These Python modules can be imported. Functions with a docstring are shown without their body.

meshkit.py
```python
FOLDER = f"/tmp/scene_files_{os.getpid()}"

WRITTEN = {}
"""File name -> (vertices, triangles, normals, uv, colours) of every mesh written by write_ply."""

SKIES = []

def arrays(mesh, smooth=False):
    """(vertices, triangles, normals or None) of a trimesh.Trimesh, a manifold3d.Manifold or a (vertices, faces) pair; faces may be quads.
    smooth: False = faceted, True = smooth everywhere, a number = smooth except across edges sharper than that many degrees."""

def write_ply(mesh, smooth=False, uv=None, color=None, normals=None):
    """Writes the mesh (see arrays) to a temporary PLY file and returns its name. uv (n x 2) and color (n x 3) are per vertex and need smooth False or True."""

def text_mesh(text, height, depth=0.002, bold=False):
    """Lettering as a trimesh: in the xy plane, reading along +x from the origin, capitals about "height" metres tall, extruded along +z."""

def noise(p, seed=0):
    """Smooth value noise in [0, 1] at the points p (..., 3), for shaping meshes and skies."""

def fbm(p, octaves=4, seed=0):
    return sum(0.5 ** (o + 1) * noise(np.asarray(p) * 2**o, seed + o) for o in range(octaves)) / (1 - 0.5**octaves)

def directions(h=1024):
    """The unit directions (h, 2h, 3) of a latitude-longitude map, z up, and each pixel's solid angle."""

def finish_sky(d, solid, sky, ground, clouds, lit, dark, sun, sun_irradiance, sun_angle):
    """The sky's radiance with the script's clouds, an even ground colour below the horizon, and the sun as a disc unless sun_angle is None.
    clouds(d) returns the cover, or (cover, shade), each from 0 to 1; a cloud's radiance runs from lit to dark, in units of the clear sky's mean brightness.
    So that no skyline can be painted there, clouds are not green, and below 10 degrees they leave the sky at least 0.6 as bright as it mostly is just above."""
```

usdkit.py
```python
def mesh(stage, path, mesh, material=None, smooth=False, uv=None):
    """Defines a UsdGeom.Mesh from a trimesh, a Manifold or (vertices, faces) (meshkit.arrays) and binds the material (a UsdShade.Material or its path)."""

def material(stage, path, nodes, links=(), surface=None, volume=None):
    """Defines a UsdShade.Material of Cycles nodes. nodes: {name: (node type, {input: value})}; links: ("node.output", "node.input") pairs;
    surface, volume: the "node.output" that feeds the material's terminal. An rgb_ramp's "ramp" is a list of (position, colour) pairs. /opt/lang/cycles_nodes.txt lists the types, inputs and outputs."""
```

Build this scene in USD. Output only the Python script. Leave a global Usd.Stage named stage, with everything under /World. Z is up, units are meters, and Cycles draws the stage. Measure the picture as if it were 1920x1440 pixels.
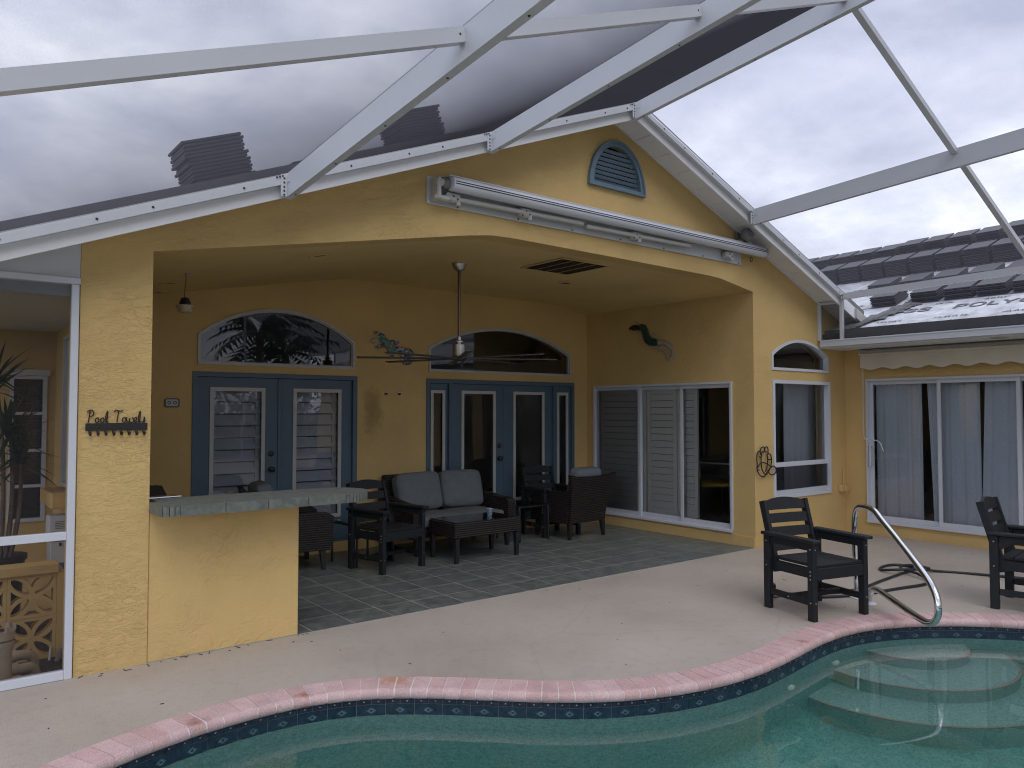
import math, random
import numpy as np, trimesh, usdkit, meshkit
from scipy.interpolate import splprep, splev
from shapely.geometry import Polygon, Point, LineString, box as sbox
from shapely.ops import unary_union
from pxr import Usd, UsdGeom, UsdLux, UsdShade, Gf, Sdf

stage = Usd.Stage.CreateInMemory()
UsdGeom.SetStageUpAxis(stage, UsdGeom.Tokens.z)
UsdGeom.SetStageMetersPerUnit(stage, 1.0)
UsdGeom.Xform.Define(stage, '/World')
UsdGeom.Scope.Define(stage, '/World/Looks')

# ---------------------------------------------------------------- camera, sky, sun, exposure
F_PX, YAW, PITCH, EYE = 1429.0, math.radians(38.2), math.radians(2.04), 1.62
EXPOSURE = 1.63
SKY_STRENGTH, CLOUD_LEVEL = 0.08, 1.0
SUN_DIR = np.array([-0.20, -0.62, 0.76]); SUN_DIR = SUN_DIR / np.linalg.norm(SUN_DIR)
cam = UsdGeom.Camera.Define(stage, '/World/camera')
cam.CreateHorizontalApertureAttr(36.0)
cam.CreateFocalLengthAttr(36.0 * F_PX / 1920)
cam.CreateFStopAttr(0.0)
cam.CreateClippingRangeAttr(Gf.Vec2f(0.05, 2000))
cam.CreateExposureAttr(EXPOSURE)
fw = np.array([math.sin(YAW) * math.cos(PITCH), math.cos(YAW) * math.cos(PITCH), math.sin(PITCH)])
rt = np.array([math.cos(YAW), -math.sin(YAW), 0.0]); up = np.cross(rt, fw)
M4 = Gf.Matrix4d(*rt, 0, *up, 0, *(-fw), 0, 0, 0, EYE, 1)
UsdGeom.Xformable(cam).AddTransformOp().Set(M4)

def mat(name, nodes, links=(), surface='p.BSDF', volume=None):
    return usdkit.material(stage, '/World/Looks/' + name, nodes, links, surface=surface, volume=volume)

elev, rot = math.asin(SUN_DIR[2]), math.atan2(SUN_DIR[0], SUN_DIR[1])
sky_m = mat('sky', {
    'tc': ('texture_coordinate', {}),
    'sep': ('separate_xyz', {}),
    'h': ('math', {'math_type': 'maximum', 'value2': 0.0}),
    'h2': ('math', {'math_type': 'add', 'value2': 0.22}),
    'dx': ('math', {'math_type': 'divide'}), 'dy': ('math', {'math_type': 'divide'}),
    'cv': ('combine_xyz', {'z': 7.7}),
    'n': ('noise_texture', {'scale': 1.15, 'detail': 5.0, 'roughness': 0.52, 'distortion': 0.35}),
    'n2': ('noise_texture', {'scale': 2.6, 'detail': 6.0, 'roughness': 0.6, 'distortion': 0.2}),
    'nm': ('mix_float', {'fac': 0.4}),
    'r': ('rgb_ramp', {'ramp': [(0.0, (3.2, 3.45, 4.35)), (0.38, (3.5, 3.8, 4.85)), (0.50, (5.1, 5.35, 6.5)), (0.58, (6.6, 6.85, 7.9)), (0.66, (8.9, 9.0, 9.7)), (1.0, (10.4, 10.4, 10.6))]}),
    'lv': ('mix_color', {'blend_type': 'multiply', 'fac': 1.0, 'b': (CLOUD_LEVEL,) * 3, 'use_clamp': False}),
    's': ('sky_texture', {'sky_type': 'single_scattering', 'sun_disc': False, 'sun_elevation': elev, 'sun_rotation': rot}),
    'm': ('mix_color', {'fac': 0.94, 'use_clamp': False}),
    'b': ('background_shader', {'strength': SKY_STRENGTH}),
}, [('tc.generated', 'sep.vector'), ('sep.z', 'h.value1'), ('h.value', 'h2.value1'), ('sep.x', 'dx.value1'), ('h2.value', 'dx.value2'),
    ('sep.y', 'dy.value1'), ('h2.value', 'dy.value2'), ('dx.value', 'cv.x'), ('dy.value', 'cv.y'), ('cv.vector', 'n.vector'), ('cv.vector', 'n2.vector'),
    ('n.fac', 'nm.a'), ('n2.fac', 'nm.b'), ('nm.result', 'r.fac'), ('r.color', 'lv.a'), ('s.color', 'm.a'), ('lv.result', 'm.b'), ('m.result', 'b.color')], surface='b.background')
dome = UsdLux.DomeLight.Define(stage, '/World/sky')
UsdShade.MaterialBindingAPI.Apply(dome.GetPrim()).Bind(sky_m)
sun = UsdLux.DistantLight.Define(stage, '/World/sun')
sun.CreateNormalizeAttr(True); sun.CreateIntensityAttr(0.14); sun.CreateAngleAttr(40.0); sun.CreateColorAttr(Gf.Vec3f(1.0, 0.97, 0.93))
zax = SUN_DIR; xax = np.cross([0, 0, 1], zax); xax /= np.linalg.norm(xax); yax = np.cross(zax, xax)
UsdGeom.Xformable(sun).AddTransformOp().Set(Gf.Matrix4d(*xax, 0, *yax, 0, *zax, 0, 0, 0, 20, 1))

# ---------------------------------------------------------------- scene tree helpers
USED = {}
def numbered(path):
    n = USED.get(path, 0); USED[path] = n + 1
    return path if n == 0 else f'{path}_{n:03d}'

def tag(o, label=None, cat=None, group=None, kind=None):
    p = o.GetPrim() if hasattr(o, 'GetPrim') else o
    for k, v in (('label', label), ('category', cat), ('group', group), ('kind', kind)):
        if v: p.SetCustomDataByKey(k, v)
    return o

def setx(prim, loc=(0, 0, 0), rz=0.0, rx=0.0, ry=0.0):
    R = trimesh.transformations.euler_matrix(rx, ry, rz, 'sxyz'); R[:3, 3] = loc
    UsdGeom.Xformable(prim).MakeMatrixXform().Set(Gf.Matrix4d(*R.T.ravel().tolist()))

def thing(name, label, cat, loc=None, rz=0.0, group=None, kind=None, **k):
    x = UsdGeom.Xform.Define(stage, numbered('/World/' + name))
    if loc is not None: setx(x.GetPrim(), loc, rz, **k)
    return tag(x, label, cat, group, kind)

def obj(name, mesh, m, parent=None, smooth=False, uv=None, label=None, cat=None, group=None, kind=None):
    base = str(parent.GetPath()) if parent is not None else '/World'
    o = usdkit.mesh(stage, numbered(base + '/' + name), mesh, m, smooth=smooth, uv=uv)
    return tag(o, label, cat, group, kind)

def copy_of(src, label, loc, rz=0.0, group=None, **k):
    path = str(src.GetPath()); base = path
    if base[-4:-3] == '_' and base[-3:].isdigit(): base = base[:-4]
    x = UsdGeom.Xform.Define(stage, numbered(base))
    x.GetPrim().GetReferences().AddInternalReference(src.GetPath()); x.GetPrim().SetInstanceable(True)
    setx(x.GetPrim(), loc, rz, **k)
    g = src.GetPrim().GetCustomData()
    return tag(x, label, g.get('category'), group or g.get('group'))

# ---------------------------------------------------------------- mesh helpers
cat_ = trimesh.util.concatenate
def hull(pts): return trimesh.Trimesh(np.asarray(pts, float), process=False).convex_hull
BOXV = np.array([[x, y, z] for x in (0, 1) for y in (0, 1) for z in (0, 1)], float)
BOXF = np.array([[0, 1, 3], [0, 3, 2], [4, 6, 7], [4, 7, 5], [0, 4, 5], [0, 5, 1], [2, 3, 7], [2, 7, 6], [0, 2, 6], [0, 6, 4], [1, 5, 7], [1, 7, 3]])
_ch = {}
def box(x0, x1, y0, y1, z0, z1, c=0.0):
    lo, hi = np.array([min(x0, x1), min(y0, y1), min(z0, z1)]), np.array([max(x0, x1), max(y0, y1), max(z0, z1)])
    if c <= 0: return trimesh.Trimesh(lo + BOXV * (hi - lo), BOXF, process=False)
    c = min(c, 0.45 * (hi - lo).min())
    if 'f' not in _ch:
        pts = [];
        for v in BOXV:
            for a in range(3):
                q = 2 * v - 1; w = q * 1.0
                for b in range(3):
                    if b != a: w[b] *= 0.8
                pts.append(w)
        h = trimesh.Trimesh(pts, process=False).convex_hull
        _ch['v'], _ch['f'] = np.array(h.vertices), np.array(h.faces)
    v, f = _ch['v'], _ch['f']
    inner = np.where(np.abs(v) > 0.9, np.sign(v), 0)
    s = np.sign(v); ctr, half = (lo + hi) / 2, (hi - lo) / 2
    out = ctr + s * (half - c * (np.abs(v) < 0.9))
    return trimesh.Trimesh(out, f, process=False)

def frame_of(p, q, upv=(0, 0, 1)):
    p, q = np.asarray(p, float), np.asarray(q, float); d = q - p; L = np.linalg.norm(d); d = d / L
    u = np.asarray(upv, float); u = u - d * (u @ d)
    if np.linalg.norm(u) < 1e-6: u = np.array([1.0, 0, 0]) - d * d[0]
    u /= np.linalg.norm(u); s = np.cross(u, d)
    return p, d, s, u, L
def bar(p, q, w, h, c=0.0, upv=(0, 0, 1)):
    """box from p to q, w wide (sideways), h high along upv, centred on the line"""
    p, d, s, u, L = frame_of(p, q, upv); b = box(-w / 2, w / 2, 0, L, -h / 2, h / 2, c)
    T = np.eye(4); T[:3, 0], T[:3, 1], T[:3, 2], T[:3, 3] = s, d, u, p
    b.apply_transform(T); return b
def tube(path, r, n=8, closed=False):
    P = np.asarray(path, float); m = len(P)
    T = np.gradient(P, axis=0) if not closed else np.roll(P, -1, 0) - np.roll(P, 1, 0)
    T /= np.linalg.norm(T, axis=1)[:, None] + 1e-12
    u = np.array([0, 0, 1.0]) if abs(T[0][2]) < 0.9 else np.array([1.0, 0, 0])
    V = []; rr = np.broadcast_to(r, (m,)); a = np.arange(n) / n * 2 * math.pi
    for k in range(m):
        u = u - T[k] * (u @ T[k]); u /= np.linalg.norm(u); s = np.cross(T[k], u)
        V.append(P[k] + rr[k] * (np.cos(a)[:, None] * s + np.sin(a)[:, None] * u))
    V = np.vstack(V); Fc = []
    for k in range(m if closed else m - 1):
        k2 = (k + 1) % m
        for j in range(n):
            j2 = (j + 1) % n; A, B, C_, D = k * n + j, k * n + j2, k2 * n + j2, k2 * n + j
            Fc += [[A, B, C_], [A, C_, D]]
    if not closed:
        V = np.vstack([V, P[0], P[-1]]); i0, i1 = m * n, m * n + 1
        for j in range(n):
            j2 = (j + 1) % n; Fc += [[i0, j2, j], [i1, (m - 1) * n + j, (m - 1) * n + j2]]
    t = trimesh.Trimesh(V, np.array(Fc), process=False)
    return t
def cyl(p, q, r, n=16): return tube([p, q], r, n)
def lathe(prof, n=24, at=(0, 0, 0)):
    prof = np.asarray(prof, float); a = np.arange(n) / n * 2 * math.pi
    V = np.vstack([np.stack([r * np.cos(a), r * np.sin(a), np.full(n, z)], 1) for r, z in prof]) + np.asarray(at)
    Fc = []
    for k in range(len(prof) - 1):
        for j in range(n):
            j2 = (j + 1) % n; A, B, C_, D = k * n + j, k * n + j2, (k + 1) * n + j2, (k + 1) * n + j
            Fc += [[A, B, C_], [A, C_, D]]
    return trimesh.Trimesh(V, np.array(Fc), process=False)
def extr(poly, h):
    gs = [g for g in getattr(poly, 'geoms', [poly]) if g.area > 1e-9]
    return cat_([trimesh.creation.extrude_polygon(g, h, engine='earcut') for g in gs])
def plate_xz(poly, y0, y1):
    m = extr(poly, abs(y1 - y0)); v = np.array(m.vertices)
    f = np.array(m.faces)
    return trimesh.Trimesh(np.stack([v[:, 0], max(y0, y1) - v[:, 2], v[:, 1]], 1), f, process=False)
def plate_yz(poly, x0, x1):
    m = extr(poly, abs(x1 - x0)); v = np.array(m.vertices)
    return trimesh.Trimesh(np.stack([min(x0, x1) + v[:, 2], v[:, 0], v[:, 1]], 1), np.array(m.faces), process=False)
def plate_xy(poly, z0, z1):
    m = extr(poly, abs(z1 - z0)); m.apply_translation([0, 0, min(z0, z1)]); return m
def quad(a, b, c, d): return trimesh.Trimesh(np.array([a, b, c, d], float), [[0, 1, 2], [0, 2, 3]], process=False)
def arc_poly(x0, x1, zb, zs, zt, n=20):
    """flat-bottomed opening whose top is a circular arc through (x0,zs), apex zt, (x1,zs)"""
    w = (x1 - x0) / 2; s = zt - zs; R = (w * w + s * s) / (2 * s); cx, cz = (x0 + x1) / 2, zt - R; a = math.asin(w / R)
    return Polygon([(x0, zb), (x1, zb)] + [(cx + R * math.sin(t), cz + R * math.cos(t)) for t in np.linspace(a, -a, n)])
def spline(pts, n, closed=False):
    P = np.asarray(pts, float).T; k = min(3, P.shape[1] - 1)
    tck, _ = splprep(list(P), s=0, k=k, per=closed); return np.stack(splev(np.linspace(0, 1, n), tck), 1)
def sheet_xz(poly, y):
    m = plate_xz(poly, y, y + 0.001); v, f = np.array(m.vertices), np.array(m.faces)
    f = f[(np.abs(v[f][:, :, 1] - y) < 1e-6).all(1)]; return trimesh.Trimesh(v, f, process=False)
def sheet_yz(poly, x):
    m = plate_yz(poly, x, x + 0.001); v, f = np.array(m.vertices), np.array(m.faces)
    f = f[(np.abs(v[f][:, :, 0] - x) < 1e-6).all(1)]; return trimesh.Trimesh(v, f, process=False)
def tr(m, loc=(0, 0, 0), rz=0.0, rx=0.0, ry=0.0):
    m = m.copy(); R = trimesh.transformations.euler_matrix(rx, ry, rz, 'sxyz'); R[:3, 3] = loc; m.apply_transform(R); return m
def sub(m, times):
    for _ in range(times): m = m.subdivide()
    return m

# ---------------------------------------------------------------- materials
def plain(name, col, rough=0.5, metal=0.0, spec=0.5, var=0.0, vscale=6.0, bump=0.0, bscale=120.0, obj_space=False, fleck=None, fscale=300.0):
    nodes = {'p': ('principled_bsdf', {'base_color': col, 'roughness': rough, 'metallic': metal, 'specular_ior_level': spec})}; links = []
    src = 'g.position'
    if var or bump or fleck:
        nodes['g'] = ('geometry', {})
        if obj_space: nodes['g'] = ('texture_coordinate', {}); src = 'g.object'
    if var:
        nodes['n'] = ('noise_texture', {'scale': vscale, 'detail': 5.0, 'roughness': 0.6})
        lo = tuple(max(0, c * (1 - var)) for c in col); hi = tuple(min(1, c * (1 + var)) for c in col)
        nodes['r'] = ('rgb_ramp', {'ramp': [(0.3, lo), (0.7, hi)]})
        links += [(src, 'n.vector'), ('n.fac', 'r.fac')]
        out = 'r.color'
        if fleck:
            nodes['fn'] = ('noise_texture', {'scale': fscale, 'detail': 2.0, 'roughness': 0.7})
            nodes['fr'] = ('rgb_ramp', {'ramp': [(0.36, (1, 1, 1)), (0.46, (0, 0, 0))]})
            nodes['fm'] = ('mix_color', {'b': fleck})
            links += [(src, 'fn.vector'), ('fn.fac', 'fr.fac'), ('fr.color', 'fm.fac'), (out, 'fm.a')]; out = 'fm.result'
        links += [(out, 'p.base_color')]
    if bump:
        nodes['bn'] = ('noise_texture', {'scale': bscale, 'detail': 3.0, 'roughness': 0.6})
        nodes['bp'] = ('bump', {'strength': 1.0, 'distance': bump})
        links += [(src, 'bn.vector'), ('bn.fac', 'bp.height'), ('bp.normal', 'p.normal')]
    return mat(name, nodes, links)

def stucco(name, col, depth, scale=9.0, stretch=2.0, stain=None, smooth=0.15):
    nodes = {'g': ('geometry', {}), 'mp': ('mapping', {'scale': (1, 1, stretch)}),
             'd': ('noise_texture', {'scale': scale * 0.8, 'detail': 3.0, 'roughness': 0.6}),
             'dm': ('mix_vector', {'fac': 0.10, 'use_clamp': False}),
             'n': ('noise_texture', {'scale': scale, 'detail': 6.0, 'roughness': 0.62, 'distortion': 1.4}),
             'r': ('rgb_ramp', {'ramp': [(0.0, (0, 0, 0)), (0.42, (0.1,) * 3), (0.485, (0.72,) * 3), (0.53, (0.80,) * 3), (0.60, (0.35,) * 3), (1.0, (0.5,) * 3)]}),
             'f': ('noise_texture', {'scale': 90.0, 'detail': 4.0, 'roughness': 0.65}),
             'h': ('math', {'math_type': 'multiply_add', 'value2': 0.28}), 'pn': ('noise_texture', {'scale': 1.7, 'detail': 2.0}), 'pr': ('rgb_ramp', {'ramp': [(0.36, (smooth,) * 3), (0.62, (1.0,) * 3)]}), 'pm': ('math', {'math_type': 'multiply'}),
             'bp': ('bump', {'strength': 1.0, 'distance': depth}),
             'v': ('noise_texture', {'scale': 1.3, 'detail': 5.0, 'roughness': 0.6}),
             'vr': ('rgb_ramp', {'ramp': [(0.3, tuple(c * 0.90 for c in col)), (0.7, tuple(min(1, c * 1.06) for c in col))]}),
             'p': ('principled_bsdf', {'roughness': 0.75, 'specular_ior_level': 0.25})}
    links = [('g.position', 'mp.vector'), ('mp.vector', 'd.vector'), ('mp.vector', 'dm.a'), ('d.color', 'dm.b'), ('dm.result', 'n.vector'), ('n.fac', 'r.fac'), ('g.position', 'f.vector'),
             ('f.fac', 'h.value1'), ('g.position', 'pn.vector'), ('pn.fac', 'pr.fac'), ('r.color', 'pm.value1'), ('pr.color', 'pm.value2'), ('pm.value', 'h.value3'), ('h.value', 'bp.height'), ('bp.normal', 'p.normal'), ('g.position', 'v.vector'), ('v.fac', 'vr.fac')]
    out = 'vr.color'
    if stain:
        (sx, sy, sz), (rx_, ry_, rz_) = stain
        nodes['sm'] = ('mapping', {'mapping_type': 'point', 'location': (-sx / rx_, -sy / ry_, -sz / rz_), 'scale': (1 / rx_, 1 / ry_, 1 / rz_)})
        nodes['sn'] = ('noise_texture', {'scale': 7.0, 'detail': 5.0, 'roughness': 0.7})
        nodes['sl'] = ('vector_math', {'math_type': 'length'})
        nodes['sa'] = ('math', {'math_type': 'multiply_add', 'value2': 1.3})
        nodes['sr'] = ('rgb_ramp', {'ramp': [(0.0, (0.55,) * 3), (0.55, (0.4,) * 3), (1.0, (0, 0, 0))]})
        nodes['ss'] = ('math', {'math_type': 'subtract', 'value2': 0.62})
        nodes['mx'] = ('mix_color', {'b': (0.14, 0.085, 0.03)})
        links += [('g.position', 'sm.vector'), ('sm.vector', 'sl.vector1'), ('g.position', 'sn.vector'), ('sn.fac', 'sa.value1'), ('sl.value', 'sa.value3'), ('sa.value', 'ss.value1'), ('ss.value', 'sr.fac'), ('sr.color', 'mx.fac'), (out, 'mx.a')]
        out = 'mx.result'
    links.append((out, 'p.base_color'))
    return mat(name, nodes, links)

YEL = (0.61, 0.430, 0.178)
M = {}
M['stucco'] = stucco('yellow_stucco', YEL, 0.0036, 14.0, 2.0, smooth=0.5)
M['stucco_fine'] = stucco('yellow_stucco_fine', YEL, 0.0026, 22.0, 1.5, smooth=0.6, stain=((4.33, 8.2, 1.62), (0.17, 0.5, 0.33)))
M['stucco_bar'] = stucco('yellow_stucco_coarse', YEL, 0.0045, 6.0, 1.2)
M['ceiling'] = plain('painted_ceiling', (0.66, 0.485, 0.215), 0.8, spec=0.2, var=0.06, vscale=1.5, bump=0.002, bscale=60)
M['white'] = plain('white_painted_aluminium', (0.55, 0.575, 0.615), 0.38, var=0.02, vscale=3.0, spec=0.4)
M['soffit'] = plain('white_soffit', (0.70, 0.71, 0.72), 0.5, var=0.04, vscale=2.0, spec=0.3)
M['siding'] = plain('white_siding', (0.50, 0.53, 0.55), 0.5, var=0.05, vscale=2.0)
M['trim'] = plain('off_white_trim', (0.43, 0.43, 0.405), 0.45, var=0.06, vscale=5.0)
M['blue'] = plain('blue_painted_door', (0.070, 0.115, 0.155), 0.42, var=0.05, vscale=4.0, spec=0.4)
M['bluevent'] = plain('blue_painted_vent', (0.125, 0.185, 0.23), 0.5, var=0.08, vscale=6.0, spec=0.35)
M['dark'] = plain('dark_void', (0.012, 0.012, 0.014), 0.8, spec=0.1)
M['screw'] = plain('rusty_screw', (0.06, 0.035, 0.025), 0.7)
M['black'] = plain('black_metal', (0.012, 0.012, 0.013), 0.42, spec=0.5)
M['polywood'] = plain('black_plastic_lumber', (0.012, 0.0135, 0.0155), 0.55, spec=0.32, var=0.2, vscale=30.0, bump=0.0006, bscale=180, obj_space=True)
M['screwhead'] = plain('steel_screw_head', (0.55, 0.55, 0.55), 0.3, metal=1.0)
M['steel'] = plain('polished_stainless', (0.72, 0.73, 0.75), 0.08, metal=1.0)
M['nickel'] = plain('brushed_nickel', (0.50, 0.47, 0.44), 0.28, metal=1.0)
M['bronze'] = plain('dark_bronze_rod', (0.17, 0.12, 0.09), 0.3, metal=1.0)
M['fanblade'] = plain('dark_grey_fan_blade', (0.055, 0.052, 0.05), 0.45)
M['cushion'] = plain('blue_grey_cushion', (0.128, 0.143, 0.150), 0.9, spec=0.1, var=0.08, vscale=14.0, bump=0.0008, bscale=400, obj_space=True)
M['tile_dark'] = plain('charcoal_roof_tile', (0.022, 0.0225, 0.026), 0.42, spec=0.6, var=0.25, vscale=12.0, bump=0.001, bscale=150, obj_space=True)
M['membrane'] = plain('grey_roof_membrane', (0.12, 0.12, 0.125), 0.8, var=0.2, vscale=4.0)
M['dripedge'] = plain('grey_drip_edge', (0.17, 0.168, 0.17), 0.6, var=0.12, vscale=3.0)
M['underlay'] = plain('white_underlayment', (0.56, 0.575, 0.61), 0.6, var=0.32, vscale=5.5, bump=0.006, bscale=5.0)
M['print'] = plain('grey_print', (0.13, 0.13, 0.15), 0.7, var=0.3, vscale=20.0)
M['linen'] = mat('white_linen', {'g': ('geometry', {}), 'mp': ('mapping', {'scale': (40, 40, 260)}), 'n': ('noise_texture', {'scale': 1.0, 'detail': 4.0}), 'r': ('rgb_ramp', {'ramp': [(0.3, (0.60, 0.66, 0.76)), (0.7, (0.78, 0.84, 0.92))]}),
    'd': ('diffuse_bsdf', {}), 't': ('translucent_bsdf', {}), 'x': ('mix_closure', {'fac': 0.2})},
    [('g.position', 'mp.vector'), ('mp.vector', 'n.vector'), ('n.fac', 'r.fac'), ('r.color', 'd.color'), ('r.color', 't.color'), ('d.BSDF', 'x.closure1'), ('t.BSDF', 'x.closure2')], surface='x.closure')
M['door_shutter'] = plain('grey_door_shutter', (0.30, 0.32, 0.355), 0.5, spec=0.3)
M['shutter'] = plain('white_shutter', (0.80, 0.80, 0.77), 0.5, spec=0.3)
M['interior'] = plain('interior_wall', (0.20, 0.18, 0.15), 0.9, spec=0.1)
M['interior_floor'] = plain('interior_floor', (0.16, 0.14, 0.13), 0.35, var=0.2, vscale=8)
M['yellowseat'] = plain('yellow_vinyl', (0.30, 0.21, 0.03), 0.45)
M['cream'] = plain('cream_awning_cloth', (0.58, 0.53, 0.42), 0.85, spec=0.1, var=0.06, vscale=3.0, bump=0.001, bscale=200)
M['tanpvc'] = plain('tan_plastic', (0.42, 0.34, 0.25), 0.5, var=0.15, vscale=9)
M['greybox'] = plain('grey_plastic_box', (0.36, 0.36, 0.35), 0.5, var=0.05, vscale=9)
M['mulch'] = plain('dark_mulch', (0.07, 0.05, 0.035), 0.95, var=0.6, vscale=25.0, bump=0.03, bscale=30)
M['grass'] = plain('lawn', (0.05, 0.085, 0.025), 0.95, var=0.5, vscale=2.0, bump=0.02, bscale=40)
M['leaf'] = mat('leaf_green', {'oi': ('geometry', {}), 'r': ('rgb_ramp', {'ramp': [(0, (0.030, 0.058, 0.018)), (1, (0.085, 0.135, 0.04))]}), 'd': ('principled_bsdf', {'roughness': 0.45}), 't': ('translucent_bsdf', {}), 'x': ('mix_closure', {'fac': 0.25})},
    [('oi.random_per_island', 'r.fac'), ('r.color', 'd.base_color'), ('r.color', 't.color'), ('d.BSDF', 'x.closure1'), ('t.BSDF', 'x.closure2')], surface='x.closure')
M['bark'] = plain('bark', (0.13, 0.11, 0.09), 0.9, var=0.3, vscale=10, bump=0.01, bscale=30)
M['mortar'] = plain('pale_mortar', (0.66, 0.61, 0.59), 0.9, var=0.12, vscale=20)
M['grout'] = plain('pale_grout', (0.36, 0.345, 0.325), 0.9, var=0.1, vscale=10)
M['poolstep'] = plain('pool_plaster_step', (0.30, 0.42, 0.38), 0.8, var=0.18, vscale=40, fleck=(0.15, 0.22, 0.20), fscale=110)
M['nosing'] = plain('step_nosing', (0.36, 0.28, 0.24), 0.8, var=0.2, vscale=30)
M['plaster'] = plain('pool_plaster', (0.22, 0.40, 0.36), 0.8, var=0.22, vscale=30, fleck=(0.11, 0.20, 0.21), fscale=95)
M['fitting'] = plain('white_pool_fitting', (0.62, 0.66, 0.60), 0.5)
M['hose'] = plain('black_hose', (0.018, 0.02, 0.024), 0.42, spec=0.5)
M['brass'] = plain('brass', (0.55, 0.33, 0.12), 0.35, metal=1.0)
M['debris'] = plain('dry_leaf_bits', (0.05, 0.035, 0.025), 0.9)
M['iron'] = plain('wrought_iron', (0.012, 0.010, 0.010), 0.55)
M['greytwin'] = plain('grey_flood_housing', (0.16, 0.165, 0.17), 0.5)
M['blind'] = plain('grey_blind', (0.075, 0.075, 0.075), 0.6)
M['bluecup'] = plain('patterned_cup', (0.13, 0.19, 0.25), 0.35, var=0.6, vscale=60)

# deck: painted concrete with a fine splatter texture, faint stains and hairline cracks
M['deck'] = mat('painted_concrete_deck', {
    'g': ('geometry', {}), 'a': ('noise_texture', {'scale': 0.9, 'detail': 5.0, 'roughness': 0.55}), 'b': ('noise_texture', {'scale': 130.0, 'detail': 3.0, 'roughness': 0.7}),
    'c': ('noise_texture', {'scale': 14.0, 'detail': 6.0, 'roughness': 0.7}),
    'r': ('rgb_ramp', {'ramp': [(0.3, (0.385, 0.333, 0.280)), (0.52, (0.440, 0.386, 0.328)), (0.75, (0.472, 0.418, 0.360))]}),
    'rb': ('rgb_ramp', {'ramp': [(0.28, (0.50,) * 3), (0.44, (0.95,) * 3), (0.7, (1.10,) * 3)]}), 'm': ('mix_color', {'blend_type': 'multiply', 'fac': 0.8, 'use_clamp': False}),
    'rc': ('rgb_ramp', {'ramp': [(0.30, (0.82,) * 3), (0.48, (1.0,) * 3)]}), 'm2': ('mix_color', {'blend_type': 'multiply', 'fac': 0.7, 'use_clamp': False}),
    'dn': ('noise_texture', {'scale': 1.6, 'detail': 4.0}), 'dv': ('mix_vector', {'fac': 0.12, 'use_clamp': False}),
    'v': ('voronoi_texture', {'feature': 'distance_to_edge', 'scale': 0.42}), 'vr': ('rgb_ramp', {'ramp': [(0.0, (0.5,) * 3), (0.0035, (1.0,) * 3)]}), 'm3': ('mix_color', {'blend_type': 'multiply', 'fac': 0.13, 'use_clamp': False}),
    'bp': ('bump', {'strength': 1.0, 'distance': 0.0022}), 'rr': ('map_range', {'from_min': 0.3, 'from_max': 0.7, 'to_min': 0.5, 'to_max': 0.75}),
    'p': ('principled_bsdf', {'specular_ior_level': 0.3})},
    [('g.position', 'a.vector'), ('g.position', 'b.vector'), ('g.position', 'c.vector'), ('a.fac', 'r.fac'), ('b.fac', 'rb.fac'), ('c.fac', 'rc.fac'), ('r.color', 'm.a'), ('rb.color', 'm.b'), ('m.result', 'm2.a'), ('rc.color', 'm2.b'),
     ('g.position', 'dn.vector'), ('g.position', 'dv.a'), ('dn.color', 'dv.b'), ('dv.result', 'v.vector'), ('v.distance', 'vr.fac'), ('m2.result', 'm3.a'), ('vr.color', 'm3.b'), ('m3.result', 'p.base_color'),
     ('b.fac', 'bp.height'), ('bp.normal', 'p.normal'), ('a.fac', 'rr.value'), ('rr.result', 'p.roughness')])

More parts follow.
